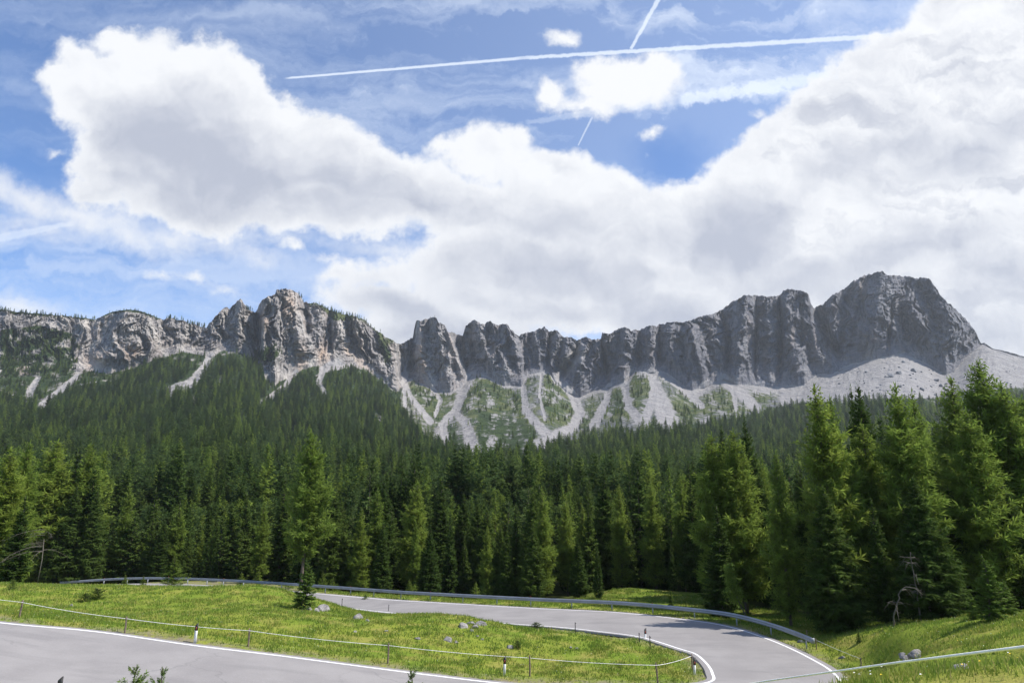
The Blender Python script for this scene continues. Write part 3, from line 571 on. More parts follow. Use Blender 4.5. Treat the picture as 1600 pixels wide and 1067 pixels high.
    Ds = Ds + (gl - 30 * fbm(pxs / 60.0, pys / 40.0, 2.0, 3) * np.clip(t * 6, 0, 1) - 6 * ridged(pxs / 12.0 + pys / 60, pys / 70.0, 6.0, 3) * sstep(t, 0, 0.05) - 2 * fbm(pxs / 4.0, pys / 14.0, 6.0, 2)) * k - ridge_sp * k
    # smooth scree fans, knobbly rubble on the right
    Ds = Ds - np.interp(pxs, [1250, 1330, 1600], [0, 1, 1]) * 6 * np.maximum(fbm(pxs / 5.0, pys / 4.0, 9.0, 3), 0) * (1 - sstep(t, 0.15, 0.3))
    px = np.concatenate([pxs, pxc]); py = np.concatenate([pys, pyc]); D = np.concatenate([Ds, Dc])
    pts = Q(px, py, D)
    # back side falls away behind the crest
    top = pts[-1]; rows = []
    for j in range(1, nb + 1):
        r = top.copy(); dirv = top.copy(); dirv[:, 2] = 0; dirv /= np.linalg.norm(dirv, axis=1)[:, None]
        r += dirv * (j * 14.0) ; r[:, 2] -= 9 * j ** 1.25 - 1.0 * j * perlin(px1 / 20.0, j * 0.3); rows.append(r)
    pts = np.concatenate([pts, np.array(rows)])
    # zones
    nr = pts.shape[0]; zx = np.concatenate([px, np.broadcast_to(px1, (nb, nc))]); zy = np.concatenate([py, np.broadcast_to(sk, (nb, nc))])
    cliff = np.zeros((nr, nc)); cliff[ns:] = 1; cliff[ns:ns + 5] = np.linspace(0.2, 1, 5)[:, None]
    scree = np.zeros((nr, nc)); green = np.zeros((nr, nc)); tan = np.zeros((nr, nc)); wood = np.zeros((nr, nc))
    slope = 1 - cliff; tl = ip(TREELINE, zx)
    for pts_, w0, w1 in STREAMS:
        d, fr = segdist(zx, zy, pts_); w = (w0 + (w1 - w0) * fr) * 0.85; scree = np.maximum(scree, np.clip(1.25 - d / w * 0.6, 0, 1) * (d < 2 * w))
    fan = np.exp(-np.clip(zy - ip(FOOT, zx), 0, 99) / np.interp(zx, [600, 700, 900, 1250, 1300], [1, 5, 6, 18, 60])) * (zx > 480)
    scree = np.maximum(scree, fan * slope * np.interp(zx, [480, 640, 700], [0.3, 0.5, 1]))
    right = sstep(zx, 1195, 1240) * slope * (zy < tl); scree = np.maximum(scree, right)
    for g in GREENS: green = np.maximum(green, inpoly(zx, zy, g) * 0.95)
    mid = slope * (zx > 560) * (zx < 1240) * (zy < tl + 4); green = np.maximum(green, mid * 0.55)
    scree = np.maximum(scree, mid * np.clip(0.30 + 0.50 * fbm(zx / 16.0, zy / 26.0, 4.4, 3), 0, 1))
    cn = inpoly(zx, zy, [(497, 577), (512, 566), (528, 559), (540, 574), (530, 578), (505, 582)]); scree = np.maximum(scree, cn * 1.0)
    wood = np.clip((zy - tl) / 6.0 + 0.5, 0, 1) * slope
    scrubL = slope * (zx < 640); wood = np.maximum(wood, scrubL * np.clip(0.66 + 0.75 * fbm(zx / 16.0, zy / 9.0, 9.0, 4), 0, 0.9)); green = np.maximum(green, scrubL * np.clip(0.4 + 0.9 * fbm(zx / 20.0, zy / 10.0, 19.0, 3), 0, 0.8))
    veg = inpoly(zx, zy, GAPS[0]) * (0.60 + 0.6 * fbm(zx / 22.0, zy / 14.0, 5.0, 4)); wood = np.maximum(wood, np.clip(veg, 0, 0.85))
    wood = np.maximum(wood, (zx > 155) * (zx < 250) * np.clip(1 - (zy - ip(SKY, zx)) / 7.0, 0, 1) * 0.9)
    wood = np.maximum(wood, (zx > -250) * (zx < 150) * np.clip(1 - (zy - ip(SKY, zx)) / 7.0, 0, 1) * 0.75)
    wood = np.maximum(wood, inpoly(zx, zy, [(165, 500), (205, 492), (218, 512), (192, 530), (190, 545), (182, 540), (160, 525)]) * 0.35)
    wood = np.maximum(wood, inpoly(zx, zy, [(398, 545), (430, 540), (440, 552), (425, 566), (398, 566)]) * 0.8)
    green = np.maximum(green, (zx > 480) * (zx < 620) * np.clip(1 - (zy - ip(SKY, zx)) / 10.0, 0, 1) * 0.6)
    wood = np.maximum(wood, inpoly(zx, zy, [(742, 660), (752, 640), (800, 650), (838, 668), (836, 695), (800, 716), (752, 716)]) * 0.8); wood = np.maximum(wood, inpoly(zx, zy, [(694, 668), (708, 652), (724, 672), (728, 705), (704, 700)]) * 0.75); wood = np.where(scree > 0.7, wood * 0.2, wood); 
    for cx, cy, rx, ry in [(150, 566, 16, 14), (205, 552, 14, 14), (415, 500, 8, 14), (452, 478, 9, 20), (470, 560, 9, 22), (505, 552, 9, 18), (545, 545, 7, 12), (658, 540, 5, 22), (735, 522, 6, 16), (778, 520, 5, 10), (822, 540, 6, 14), (1015, 550, 5, 10), (1110, 520, 4, 14), (1140, 490, 6, 14), (1170, 510, 4, 18), (1238, 520, 5, 22), (1273, 540, 5, 24), (1347, 456, 10, 13), (1305, 485, 5, 9), (1366, 528, 5, 6), (1460, 490, 8, 7), (862, 525, 6, 14), (300, 596, 20, 10), (770, 545, 4, 16), (930, 560, 5, 12), (1195, 560, 5, 20)]:
        tan = np.maximum(tan, np.exp(-((zx - cx) / rx) ** 2 - ((zy - cy) / ry) ** 2) * 1.1)
    def blur(m, a, b):
        for ax, n_ in ((0, a), (1, b)):
            k_ = np.ones(n_) / n_; m = np.apply_along_axis(lambda r_: np.convolve(np.pad(r_, n_ // 2, 'edge'), k_, 'valid')[:len(r_)], ax, m)
        return m
    green = blur(green, 9, 11); wood = blur(wood, 7, 9)
    shade_tint = sstep(zx, 560, 900)  # mask for shade painted on the right massif, none on the sunlit left
    at = dict(scree=scree, green=green, tan=np.clip(tan, 0, 1), wood=wood, shade_tint=shade_tint)
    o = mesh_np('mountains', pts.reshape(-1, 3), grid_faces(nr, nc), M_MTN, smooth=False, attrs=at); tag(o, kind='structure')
    slopes = dict(px=pxs, py=pys, p=pts[:ns], scree=scree[:ns], green=green[:ns], wood=wood[:ns])
    return o, slopes, pts, zx, zy, ns
MT, SLOPE, MPTS, MZX, MZY, MNS = build_mountain()

# ------------------------------------------------------------------ conifers
def conifer(seed, kind, H=16.0, R0=2.4, dens=1.0, bare=0.06, wood=True):
    """returns (crown verts, faces, tone), (trunk Geo). kind: spruce / larch / young"""
    g = np.random.RandomState(seed); V = []; T = []; n = 0
    wg = Geo(); bend = g.uniform(-0.25, 0.25, 2)
    tz = np.linspace(0, 1, 12); tp = np.stack([bend[0] * np.sin(tz * 3), bend[1] * np.sin(tz * 2.3), tz * H], 1)
    tr = (0.0105 * H) * (1 - tz) ** 0.8 + 0.012
    if wood: wg.tube(tp, tr, 8)
    sp = (0.34 if kind == 'spruce' else 0.40) * H / 16 / dens ** 0.5
    z = bare * H; lop = g.uniform(0, 6.28)
    while z < H * 0.985:
        t = z / H; u = (t - bare) / (1 - bare)
        if kind == 'spruce': rad = R0 * min(1, (0.55 + u * 3.5)) * (1 - u) ** 0.82
        elif kind == 'larch': rad = R0 * min(1, 0.45 + u * 2.2) * (1 - u) ** 0.62 * (0.80 + 0.28 * math.sin(z * 1.7 + seed) * (1 - u))
        elif kind == 'pine': rad = R0 * min(1, 0.45 + u * 1.8) * (1 - u) ** 0.48
        else: rad = R0 * (1 - u) ** 0.9
        nbr = max(3, int((7 if kind == 'spruce' else 6) * dens * min(1, 0.35 + rad / R0)))
        a0 = g.uniform(0, 6.28)
        for b in range(nbr):
            if g.rand() < (0.06 if kind == 'spruce' else 0.13): continue
            az = a0 + b * 6.283 / nbr + g.normal(0, 0.25)
            L = rad * g.uniform(0.72, 1.12) * (1 + 0.14 * math.sin(az + lop)) * (1.2 if g.rand() < 0.06 else 1)
            L = max(L, 0.10 * H / 16)
            zz = z + g.normal(0, 0.08)
            base = np.array([np.interp(zz / H, tz, tp[:, 0]), np.interp(zz / H, tz, tp[:, 1]), zz])
            h = np.array([math.cos(az), math.sin(az), 0]); lat = np.array([-h[1], h[0], 0])
            if kind == 'spruce': r0, r1 = -0.42 + 0.75 * u + g.normal(0, .06), 0.24
            elif kind == 'larch': r0, r1 = -0.14 + 0.75 * u + g.normal(0, .12), 0.22
            else: r0, r1 = 0.05 + 0.7 * u + g.normal(0, .08), 0.15
            bp = lambda s: base + h * L * s + np.array([0, 0, 1]) * L * (r0 * s + r1 * s * s) + lat * 0.06 * L * math.sin(3 * s + az)
            if wood and L > 0.35 * H / 16: wg.tube([bp(0), bp(0.5), bp(0.97)], [0.028 * H / 16 * (0.4 + L / R0), 0.016 * H / 16, 0.006], 3, False)
            st = (0.17 if kind == 'spruce' else 0.20) * H / 16 / dens ** 0.5
            m = max(2, int(L / st)); tone_b = g.rand()
            s0 = 0.12 if kind != 'larch' else 0.08
            for s in np.linspace(s0, 1.0, m + 1):
                q = bp(s); k = 5 if s < 0.98 else 6; fine_ = 0.72 if dens > 1.2 else 1.0
                for j in range(k):
                    side = (-1, 1, 0, -1, 1, 0)[j]
                    tl = (0.36 + 0.40 * (1 - s)) * min(L, 2.2) * g.uniform(0.6, 1.15)
                    tl = max(min(tl, 0.75 * H / 16), 0.14 * H / 16)
                    if kind == 'spruce':
                        d = h * 0.62 + lat * side * 0.85 + np.array([0, 0, -0.22]) if j != 2 else h * 0.25 + lat * g.normal(0, .5) + np.array([0, 0, -0.75])
                        wd = 0.090
                    elif kind == 'larch':
                        d = h * 0.45 + lat * side * 0.7 + np.array([0, 0, 0.1]) + g.normal(0, 0.38, 3); wd = 0.080; tl *= 0.95
                    else:
                        d = h * 0.7 + lat * side * 0.75 + np.array([0, 0, 0.12]) + g.normal(0, 0.2, 3); wd = 0.07
                    if j in (3, 4): d = d + g.normal(0, 0.45, 3); q = bp(max(0.05, s - 0.04))
                    if j == 5: d = h + g.normal(0, 0.15, 3)
                    d = d + g.normal(0, 0.12, 3); d /= np.linalg.norm(d)
                    ax = np.cross(d, g.normal(0, 1, 3) * 0.5 + np.array([0, 0, 1.0])); ax /= np.linalg.norm(ax) + 1e-6
                    w = wd * fine_ * H / 16 / dens ** 0.5 * g.uniform(0.7, 1.4)
                    mid = q + d * tl * 0.45
                    V += [q, mid + ax * w, q + d * tl, mid - ax * w]
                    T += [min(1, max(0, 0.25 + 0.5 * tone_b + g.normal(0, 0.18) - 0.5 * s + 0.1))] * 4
        z += sp * g.uniform(0.8, 1.2) * (0.7 + 0.5 * (1 - u))
    for j in range(10):                                     # leader
        q = tp[-1] - np.array([0, 0, 0.09 * j * H / 16]); d = np.array([g.normal(0, .4), g.normal(0, .4), 1.0]); d /= np.linalg.norm(d)
        ax = np.cross(d, g.normal(0, 1, 3)); ax /= np.linalg.norm(ax); w = 0.04 * H / 16
        V += [q, q + d * .2 * H / 16 + ax * w, q + d * 0.45 * H / 16, q + d * .2 * H / 16 - ax * w]; T += [0.1] * 4
    V = np.array(V); f = np.arange(len(V)).reshape(-1, 4)
    return V, f, np.array(T), wg
def make_proto(name, seed, kind, mat, bark=None, **kw):
    V, f, T, wg = conifer(seed, kind, **kw)
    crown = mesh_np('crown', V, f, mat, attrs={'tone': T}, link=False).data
    fc = [np.concatenate(wg.q)] + ([np.concatenate(wg.t)] if wg.t else [])
    trunk = mesh_np('trunk', np.concatenate(wg.v), fc, bark or M_BARK, smooth=True, link=False).data
    return (name, crown, trunk, kw.get('H', 16.0))
PR = {'spruce': [make_proto('spruce_tree', 11, 'spruce', M_SPRUCE, R0=2.6, dens=1.5), make_proto('spruce_tree', 12, 'spruce', M_SPRUCE, R0=3.2, dens=1.5), make_proto('spruce_tree', 13, 'spruce', M_SPRUCE, R0=2.2, dens=0.9)],
      'larch': [make_proto('larch_tree', 21, 'larch', M_LARCH, R0=3.3, bare=0.08, dens=1.7), make_proto('larch_tree', 22, 'larch', M_LARCH, R0=3.8, bare=0.10, dens=1.7), make_proto('larch_tree', 23, 'larch', M_LARCH, R0=2.8, bare=0.05, dens=1.6)],
      'tall_larch': [make_proto('larch_tree', 24, 'larch', M_LARCH, R0=3.5, bare=0.19, dens=1.6)],
      'young': [make_proto('young_spruce', 31, 'spruce', mat_foliage('young_spruce_needles', (0.110, 0.175, 0.034), (0.140, 0.210, 0.040), 0.35), H=4.0, R0=0.95, bare=0.02, dens=0.62)],
      'young_larch': [make_proto('young_larch', 41, 'young', M_LARCH, H=4.0, R0=1.1, bare=0.04, dens=0.75)],
      'mid_spruce': [make_proto('spruce_tree', 51, 'spruce', M_SPRUCE, R0=2.7, dens=0.42), make_proto('spruce_tree', 52, 'spruce', M_SPRUCE, R0=3.2, dens=0.42)],
      'mid_larch': [make_proto('larch_tree', 61, 'larch', M_LARCH, R0=3.0, dens=0.42), make_proto('pine_tree', 62, 'pine', M_PINE, R0=3.2, dens=0.42, bare=0.08)]}
ntree = [0]
def tree(kind, X, Y, ztop, label, cat, group=None, width=1.0, z0=None, tilt=(0, 0), which=None, name=None):
    pr = PR[kind]; p = pr[(ntree[0] if which is None else which) % len(pr)]; ntree[0] += 1
    z = gz(X, Y) - 0.1 if z0 is None else z0
    h = max(0.5, ztop - z); s = h / p[3]; w = s * width
    e = empty(name or p[0], (X, Y, z), random.uniform(0, 6.28)); e.rotation_euler = (tilt[0], tilt[1], random.uniform(0, 6.28))
    e.scale = (w, w, s); tag(e, label, cat, group)
    for nm, me in (('trunk', p[2]), ('crown', p[1])):
        o = bpy.data.objects.new(nm, me); o.parent = e; COL.objects.link(o)
    return e
random.seed(5)
PLACED = []
def hero(kind, px, py, Y, label, cat='tree', width=1.0, group=None, **kw):
    r = ray(px, py); t = Y / r[1]; X = float(t * r[0]); zt = float(CAMZ + t * r[2])
    PLACED.append((X, Y, 1.6)); return tree(kind, X, Y, zt, label, cat, group, width, **kw)
exec_heroes = True
# left edge wood
hero('larch', 18, 700, 66, 'broad pale green larch at the far left edge of the meadow', width=1.15)
hero('larch', 48, 690, 72, 'narrow larch with its tip just left of the bulky pair of larches', width=.8)
hero('larch', 92, 688, 103, 'bulky larch with pale feathery top rising above its left-hand neighbours', width=1.25, which=1)
hero('larch', 140, 694, 105, 'larch with broken thin top between the bulky larch and the rounded one', width=1.0)
hero('spruce', 120, 760, 102, 'dark spruce standing in front of the bulky left larches', width=1.2)
hero('spruce', 40, 775, 63, 'dark spruce with dead lower branches at the left end of the wood', width=1.3)
hero('spruce', 152, 762, 102, 'dark spruce beside the left end of the guardrail', width=.95)
hero('larch', 203, 757, 106, 'rounded grey-green larch standing alone behind the left end of the guardrail', width=.9, which=2)
hero('spruce', 240, 800, 105, 'slim spruce behind the guardrail, left of the round bushy larch', width=.8)
hero('larch', 283, 795, 105, 'round bushy larch in the shade behind the guardrail above the young larch', width=1.3)
hero('spruce', 258, 812, 103, 'short pointed spruce right behind the young larch on the grass hump')
hero('spruce', 325, 842, 101, 'small bright green spruce pair-mate behind the guardrail, the taller of the two', width=.9)
hero('spruce', 338, 850, 101, 'small bright green spruce at the right of the pair behind the guardrail', width=.8)
hero('spruce', 296, 830, 103, 'low dark spruce between the bushy larch and the bright green pair', width=.9)
hero('spruce', 385, 770, 106, 'dark spruce with a dense top left of the tall lone larch', width=1.1)
hero('larch', 412, 783, 98, 'light green larch just left of the tall lone larch', width=1.0, which=2)
hero('tall_larch', 486, 674, 84, 'tallest larch of the middle, with a bare straight trunk behind the guardrail', width=1.0)
hero('spruce', 448, 745, 102, 'shaded spruce directly behind the tall lone larch', width=1.1)
hero('spruce', 528, 765, 92, 'dark spruce just right of the tall lone larch', width=1.0)
hero('spruce', 583, 715, 104, 'tall black-green spruce with a pointed tip, left of the dark trio', width=1.0)
hero('larch', 567, 795, 88, 'bright green larch in front of the tall black-green spruce', width=1.0)
hero('spruce', 598, 815, 86, 'spruce with a sunlit right side behind the middle of the guardrail', width=.95)
hero('spruce', 612, 740, 104, 'leftmost spruce of the dark trio', width=.9, group='dark trio of spruces')
hero('spruce', 630, 718, 104, 'middle spruce of the dark trio', width=.85, group='dark trio of spruces')
hero('spruce', 650, 715, 104, 'rightmost spruce of the dark trio', width=.9, group='dark trio of spruces')
hero('spruce', 673, 822, 84, 'medium bright spruce with a sharp tip, right of the dark trio', width=.95)
hero('larch', 650, 815, 88, 'green larch half hidden by the medium bright spruce', width=.8)
hero('spruce', 704, 800, 88, 'brownish green slender spruce right of the medium bright one', width=.8, which=2)
hero('spruce', 725, 770, 100, 'dark spruce behind the brownish slender one', width=.9)
hero('larch', 762, 822, 80, 'low wide larch in front of the slim spruces, near the rail', width=.9)
hero('spruce', 793, 828, 80, 'fresh green spruce standing close behind the rail left of the black-green one', width=.9)
hero('spruce', 832, 818, 78, 'black-green spruce pressed against the yellow-green larch', width=1.0)
hero('larch', 846, 762, 80, 'tall yellow-green larch in the centre right behind the guardrail', width=.85, which=2)
hero('larch', 885, 778, 86, 'grey-green larch just right of the tall yellow-green one', width=.8)
hero('spruce', 902, 842, 76, 'dense dark spruce in front of the grey-green larch', width=1.0)
hero('spruce', 933, 848, 73, 'slim small spruce at the left corner of the bright clearing', width=.75, which=2)
hero('spruce', 945, 732, 92, 'large spruce with a lit right flank above the clearing', width=1.0)
hero('spruce', 918, 755, 98, 'dark spruce left of the large lit-flank spruce', width=.8)
hero('larch', 1015, 757, 92, 'broad drooping grey-green larch behind the clearing', width=1.15)
hero('spruce', 985, 735, 104, 'pointed spruce between the lit-flank spruce and the drooping larch', width=.8)
hero('larch', 1062, 742, 84, 'larch with a soft top right of the drooping grey-green one', width=.85, which=2)
hero('spruce', 1048, 845, 78, 'little spruce at the back right of the clearing', width=.8)
hero('spruce', 1080, 715, 90, 'dark thin spruce left of the twin larches', width=.8)
# right wood
hero('larch', 1112, 678, 63, 'left of the twin larches right of the clearing', width=.9)
hero('larch', 1146, 672, 62, 'right of the twin larches right of the clearing', width=.95, which=1)
hero('spruce', 1160, 652, 72, 'black pointed spruce whose tip shows behind the twin larches', width=.75)
hero('spruce', 1128, 668, 70, 'black spruce tip squeezed between the twin larches', width=.7)
hero('spruce', 1118, 790, 56, 'broad black spruce at the foot of the twin larches', width=1.3)
hero('larch', 1212, 708, 50, 'slender pale larch standing in front of the right-hand wood', width=.82, which=2)
hero('spruce', 1186, 742, 66, 'dark spruce in the gap left of the slender pale larch', width=.8)
hero('larch', 1272, 603, 50, 'huge sunlit larch, the tallest just right of the slender pale one', width=.95, which=0)
hero('larch', 1300, 622, 52, 'large larch leaning on the right side of the huge sunlit one', width=.8, which=2)
hero('spruce', 1285, 760, 47, 'wide black spruce under the huge sunlit larch', width=1.25)
hero('spruce', 1340, 602, 58, 'almost black spruce with open whorled top against the scree', width=.85, which=1)
hero('spruce', 1328, 606, 60, 'second tip of the almost black spruce with the whorled top', width=.6, which=2)
hero('larch', 1345, 660, 52, 'green larch in front of the almost black spruce', width=.85, which=1)
hero('larch', 1397, 603, 50, 'tall larch right of the black spruce, with a soft grey-green crown', width=.95, which=0)
hero('larch', 1425, 612, 54, 'larch shoulder to shoulder with the soft crowned one', width=.8, which=2)
hero('spruce', 1425, 745, 44, 'big dark spruce with long lit boughs on its right side', width=1.3)
hero('spruce', 1362, 780, 46, 'shaded spruce with a bare grey trunk showing', width=1.0)
hero('larch', 1487, 590, 58, 'high thin larch left of the tallest right-hand one', width=.9, which=0)
hero('tall_larch', 1527, 563, 54, 'tallest larch of the right-hand wood against the grey scree', width=.95)
hero('larch', 1510, 640, 50, 'leafy larch below the tallest right-hand one', width=1.0, which=1)
hero('larch', 1562, 598, 52, 'larch right of the tallest one, its crown thin and ragged', width=.95, which=0)
hero('larch', 1597, 620, 54, 'larch cut by the right edge of the wood', width=1.1, which=1)
hero('spruce', 1480, 760, 52, 'black spruce deep in the shade of the right-hand wood', width=1.2)
hero('spruce', 1560, 750, 50, 'black spruce in shade behind the bright young spruce', width=1.2)
hero('spruce', 1620, 740, 62, 'dark spruce at the right margin', width=1.3)
hero('larch', 1660, 620, 68, 'pale larch beyond the right margin of the wood')
# fill: the edge of the wood as single trees
def fill():
    g = np.random.RandomState(3); n = 0; cand = []
    # polygon of standing room behind rail (Y limit by X)
    for _ in range(9000):
        X = g.uniform(-125, 95); Y = g.uniform(58, 150)
        if abs(X) > Y * 0.86 + 4: continue
        y0 = np.interp(X, [-125, -72, -50, -20, 0, 10, 22, 27, 40, 60, 95], [102, 104, 103, 91, 86, 84, 82, 66, 56, 54, 52])
        if Y < y0: continue
        if math.hypot(X - 15, Y - 76) < 8: continue
        dmin = 2.3 + (Y - 60) * 0.030
        if any((X - a) ** 2 + (Y - b) ** 2 < (0.5 * (dmin + c)) ** 2 for a, b, c in cand) or any((X - a) ** 2 + (Y - b) ** 2 < 2.0 ** 2 for a, b, c in PLACED): continue
        cand.append((X, Y, dmin))
    cand.sort(key=lambda c: c[1]); out = []
    for X, Y, d in cand:
        if n >= 235: break
        right = X > 20 + (Y - 60) * 0.35
        # height limited so that the crest line follows the photograph
        u = X / Y; pxx = 800 + 1000 * u * 0.99
        tp = np.interp(pxx, [0, 150, 220, 380, 480, 560, 700, 800, 950, 1060, 1100, 1180, 1230, 1300, 1600], [715, 735, 785, 800, 770, 755, 765, 775, 760, 745, 720, 735, 735, 670, 650])
        tp += g.normal(8, 24) + max(0, (80 - Y)) * 0.6
        if pxx > 1230: tp += g.uniform(0, 90)
        r = ray(pxx, tp); zt = float(CAMZ + Y / r[1] * r[2]); z0 = gz(X, Y)
        h = min(max(zt - z0, 7.5), 21) * g.uniform(0.9, 1.04)
        kind = 'larch' if g.rand() < (0.38 if not right else 0.45) else 'spruce'
        hi = Y < 96; k2 = kind if hi else 'mid_' + kind
        side = 'left of the tall lone larch' if pxx < 480 else ('behind the middle of the guardrail' if pxx < 930 else ('behind the bright clearing' if pxx < 1180 else 'inside the dark right-hand wood'))
        row = 'front' if Y < y0f(X) else 'rear'
        lab = ('dark spruce' if kind == 'spruce' else 'light green larch') + ' packed among others in the %s rows %s' % (row, side)
        tree(k2, X, Y, z0 + h, lab, 'tree', '%s trees in the %s rows %s' % (kind, row, side), g.uniform(0.8, 1.15), z0=z0 - 0.1); n += 1
        out.append((X, Y))
    return out
def y0f(X): return np.interp(X, [-125, -72, -50, -20, 0, 10, 22, 27, 40, 60, 95], [102, 104, 103, 91, 86, 84, 82, 66, 56, 54, 52]) + 10
FILL = fill(); YMAX = max(y for x, y in FILL)
print('fill trees', len(FILL), 'to', YMAX)

# ------------------------------------------------------------------ far forest: one mass of thousands, instanced on points
def build_forest():
    g = np.random.RandomState(9); p = SLOPE['p']; nr, nc = p.shape[:2]
    a = p[:-1, :-1]; b = p[:-1, 1:]; c = p[1:, :-1]
    area = np.linalg.norm(np.cross(b - a, c - a), axis=-1); D = np.linalg.norm(a, axis=-1)
    dens = SLOPE['wood'][:-1, :-1]; dens = np.clip((dens - 0.5) * 2, 0, 1)
    tl = ip(TREELINE, SLOPE['px'])[:-1, :-1]; py = SLOPE['py'][:-1, :-1]; px = SLOPE['px'][:-1, :-1]
    full = np.clip((py - tl) / 14.0, 0, 1); sc = SLOPE['scree'][:-1, :-1]; gr = SLOPE['green'][:-1, :-1]
    bare = inpoly(px, py, [(735, 650), (700, 665), (705, 700), (740, 716), (800, 712), (836, 690), (820, 660), (770, 640)])
    patch = sstep(fbm(px / 30.0, py / 16.0, 12.0, 3), -0.05, 0.12)
    w = full * 1.0 + (1 - full) * (np.where(px < 640, 0.9 + 1.6 * patch, 0) + 0.85 * (gr > 0.7) * patch + 0.40 * (gr > 0.4))
    clear = sstep(fbm(px / 34.0, py / 15.0, 21.0, 4), -0.32, -0.12); w *= np.where(py < 730, 0.30 + 0.70 * clear, 1)
    w *= np.clip(1.0 - sc * 1.6, 0.0, 1); w = np.where(bare, 0.04, w)
    spacing = np.interp(D, [120, 400, 800, 1400], [5.4, 6.8, 8.8, 9.5])
    pts = []; scl = []
    expn = w * area / spacing ** 2
    cnt = g.poisson(np.clip(expn, 0, 30)); ii, jj = np.nonzero(cnt)
    for i, j, k in zip(ii, jj, cnt[ii, jj]):
        for _ in range(k):
            u, v = g.rand(2); q = a[i, j] + u * (b[i, j] - a[i, j]) + v * (c[i, j] - a[i, j])
            h = (g.choice([g.uniform(7, 13), g.uniform(13, 19), g.uniform(17, 24)], p=[.3, .45, .25]) if full[i, j] > 0.5 else (g.uniform(3.5, 8) if px[i, j] < 640 and g.rand() < .8 else g.uniform(4, 12))) * (1 if D[i, j] > 300 else 0.9)
            pts.append(q); scl.append(h / 16.0)
    # belt between the single trees and the slope
    for _ in range(2600):
        X = g.uniform(-190, 190); Y = g.uniform(YMAX - 4, 185)
        if abs(X) > Y * 0.98: continue
        pts.append([X, Y, 0]); scl.append(g.uniform(9, 14) / 16.0)
    pts = np.array(pts); scl = np.array(scl)
    m = pts[:, 2] == 0; zb = terrain(pts[m, 0], pts[m, 1]) - 0.3
    pts[m, 2] = zb
    # pines on the crest
    mp = MPTS; crest = MNS + 170 - 1; ex = []
    for lo, hi, n_, hh in ((0, 150, 70, 7), (160, 245, 30, 4), (258, 325, 34, 8), (382, 400, 10, 8), (466, 474, 4, 9), (478, 600, 46, 8), (640, 700, 8, 5), (500, 556, 30, 7), (170, 240, 14, 4)):
        for _ in range(n_):
            x = g.uniform(lo, hi); j = int(np.argmin(abs(MZX[crest] - x))); i = crest - int(abs(g.normal(0, 5)))
            ex.append(mp[i, j]); scl = np.append(scl, hh * g.uniform(0.6, 1.2) / 16)
    sub = (MZX[MNS:MNS + 170], MZY[MNS:MNS + 170]); cl_ = fbm(sub[0] / 22.0, sub[1] / 14.0, 5.0, 4)
    ok = np.argwhere((inpoly(sub[0], sub[1], [(0, 606), (0, 520), (60, 512), (112, 522), (124, 545), (118, 590)]) & (cl_ > -0.12)) | (inpoly(sub[0], sub[1], [(396, 545), (432, 538), (446, 556), (425, 572), (396, 570)])))
    for i, j in ok[g.choice(len(ok), 620, False)]: ex.append(mp[MNS + i, j] - np.array([0, 0, 1.0])); scl = np.append(scl, g.uniform(4, 10) / 16)
    pts = np.concatenate([pts, np.array(ex)])
    print('forest instances', len(pts))
    me = bpy.data.meshes.new('forest'); me.vertices.add(len(pts)); me.vertices.foreach_set('co', pts.astype(np.float32).ravel())
    s3 = np.stack([scl * g.uniform(0.95, 1.35, len(scl)), scl * 1, scl * 1], 1); s3[:, 1] = s3[:, 0]
    at = me.attributes.new('tscale', 'FLOAT_VECTOR', 'POINT'); at.data.foreach_set('vector', s3.astype(np.float32).ravel())
    rt = np.stack([g.normal(0, .03, len(scl)), g.normal(0, .03, len(scl)), g.uniform(0, 6.28, len(scl))], 1)
    at = me.attributes.new('trot', 'FLOAT_VECTOR', 'POINT'); at.data.foreach_set('vector', rt.astype(np.float32).ravel())
    kind = (g.rand(len(pts)) < 0.55).astype(np.int32) * 2 + g.randint(0, 2, len(pts)).astype(np.int32)
    at = me.attributes.new('tkind', 'INT', 'POINT'); at.data.foreach_set('value', kind)
    o = bpy.data.objects.new('forest', me); COL.objects.link(o)
    tag(o, 'conifer forest covering the mountain slopes', 'forest', kind='stuff')
    ng = bpy.data.node_groups.new('scatter_trees', 'GeometryNodeTree')
    ng.interface.new_socket('Geometry', in_out='INPUT', socket_type='NodeSocketGeometry'); ng.interface.new_socket('Geometry', in_out='OUTPUT', socket_type='NodeSocketGeometry')
    N = ng.nodes; gi = N.new('NodeGroupInput'); go = N.new('NodeGroupOutput'); iop = N.new('GeometryNodeInstanceOnPoints'); g2i = N.new('GeometryNodeGeometryToInstance')
    protos = [x for x in COL.objects if x.name.split('.')[0] == 'crown']
    want = [PR['mid_spruce'][0][1], PR['mid_spruce'][1][1], PR['mid_larch'][0][1], PR['mid_larch'][1][1]]
    srcs = [next(x for x in protos if x.data == mm) for mm in want]
    infos = []
    for s_ in srcs:
        oi = N.new('GeometryNodeObjectInfo'); oi.inputs[0].default_value = s_; oi.transform_space = 'ORIGINAL'; infos.append(oi)
    for oi in reversed(infos): ng.links.new(oi.outputs['Geometry'], g2i.inputs[0])
    def named(nm, ty):
        n_ = N.new('GeometryNodeInputNamedAttribute'); n_.data_type = ty; n_.inputs[0].default_value = nm; return n_.outputs[0]
    ng.links.new(gi.outputs[0], iop.inputs['Points']); ng.links.new(g2i.outputs[0], iop.inputs['Instance']); iop.inputs['Pick Instance'].default_value = True
    ng.links.new(named('tkind', 'INT'), iop.inputs['Instance Index']); ng.links.new(named('trot', 'FLOAT_VECTOR'), iop.inputs['Rotation']); ng.links.new(named('tscale', 'FLOAT_VECTOR'), iop.inputs['Scale'])
    ng.links.new(iop.outputs[0], go.inputs[0])
    md = o.modifiers.new('scatter', 'NODES'); md.node_group = ng
build_forest()

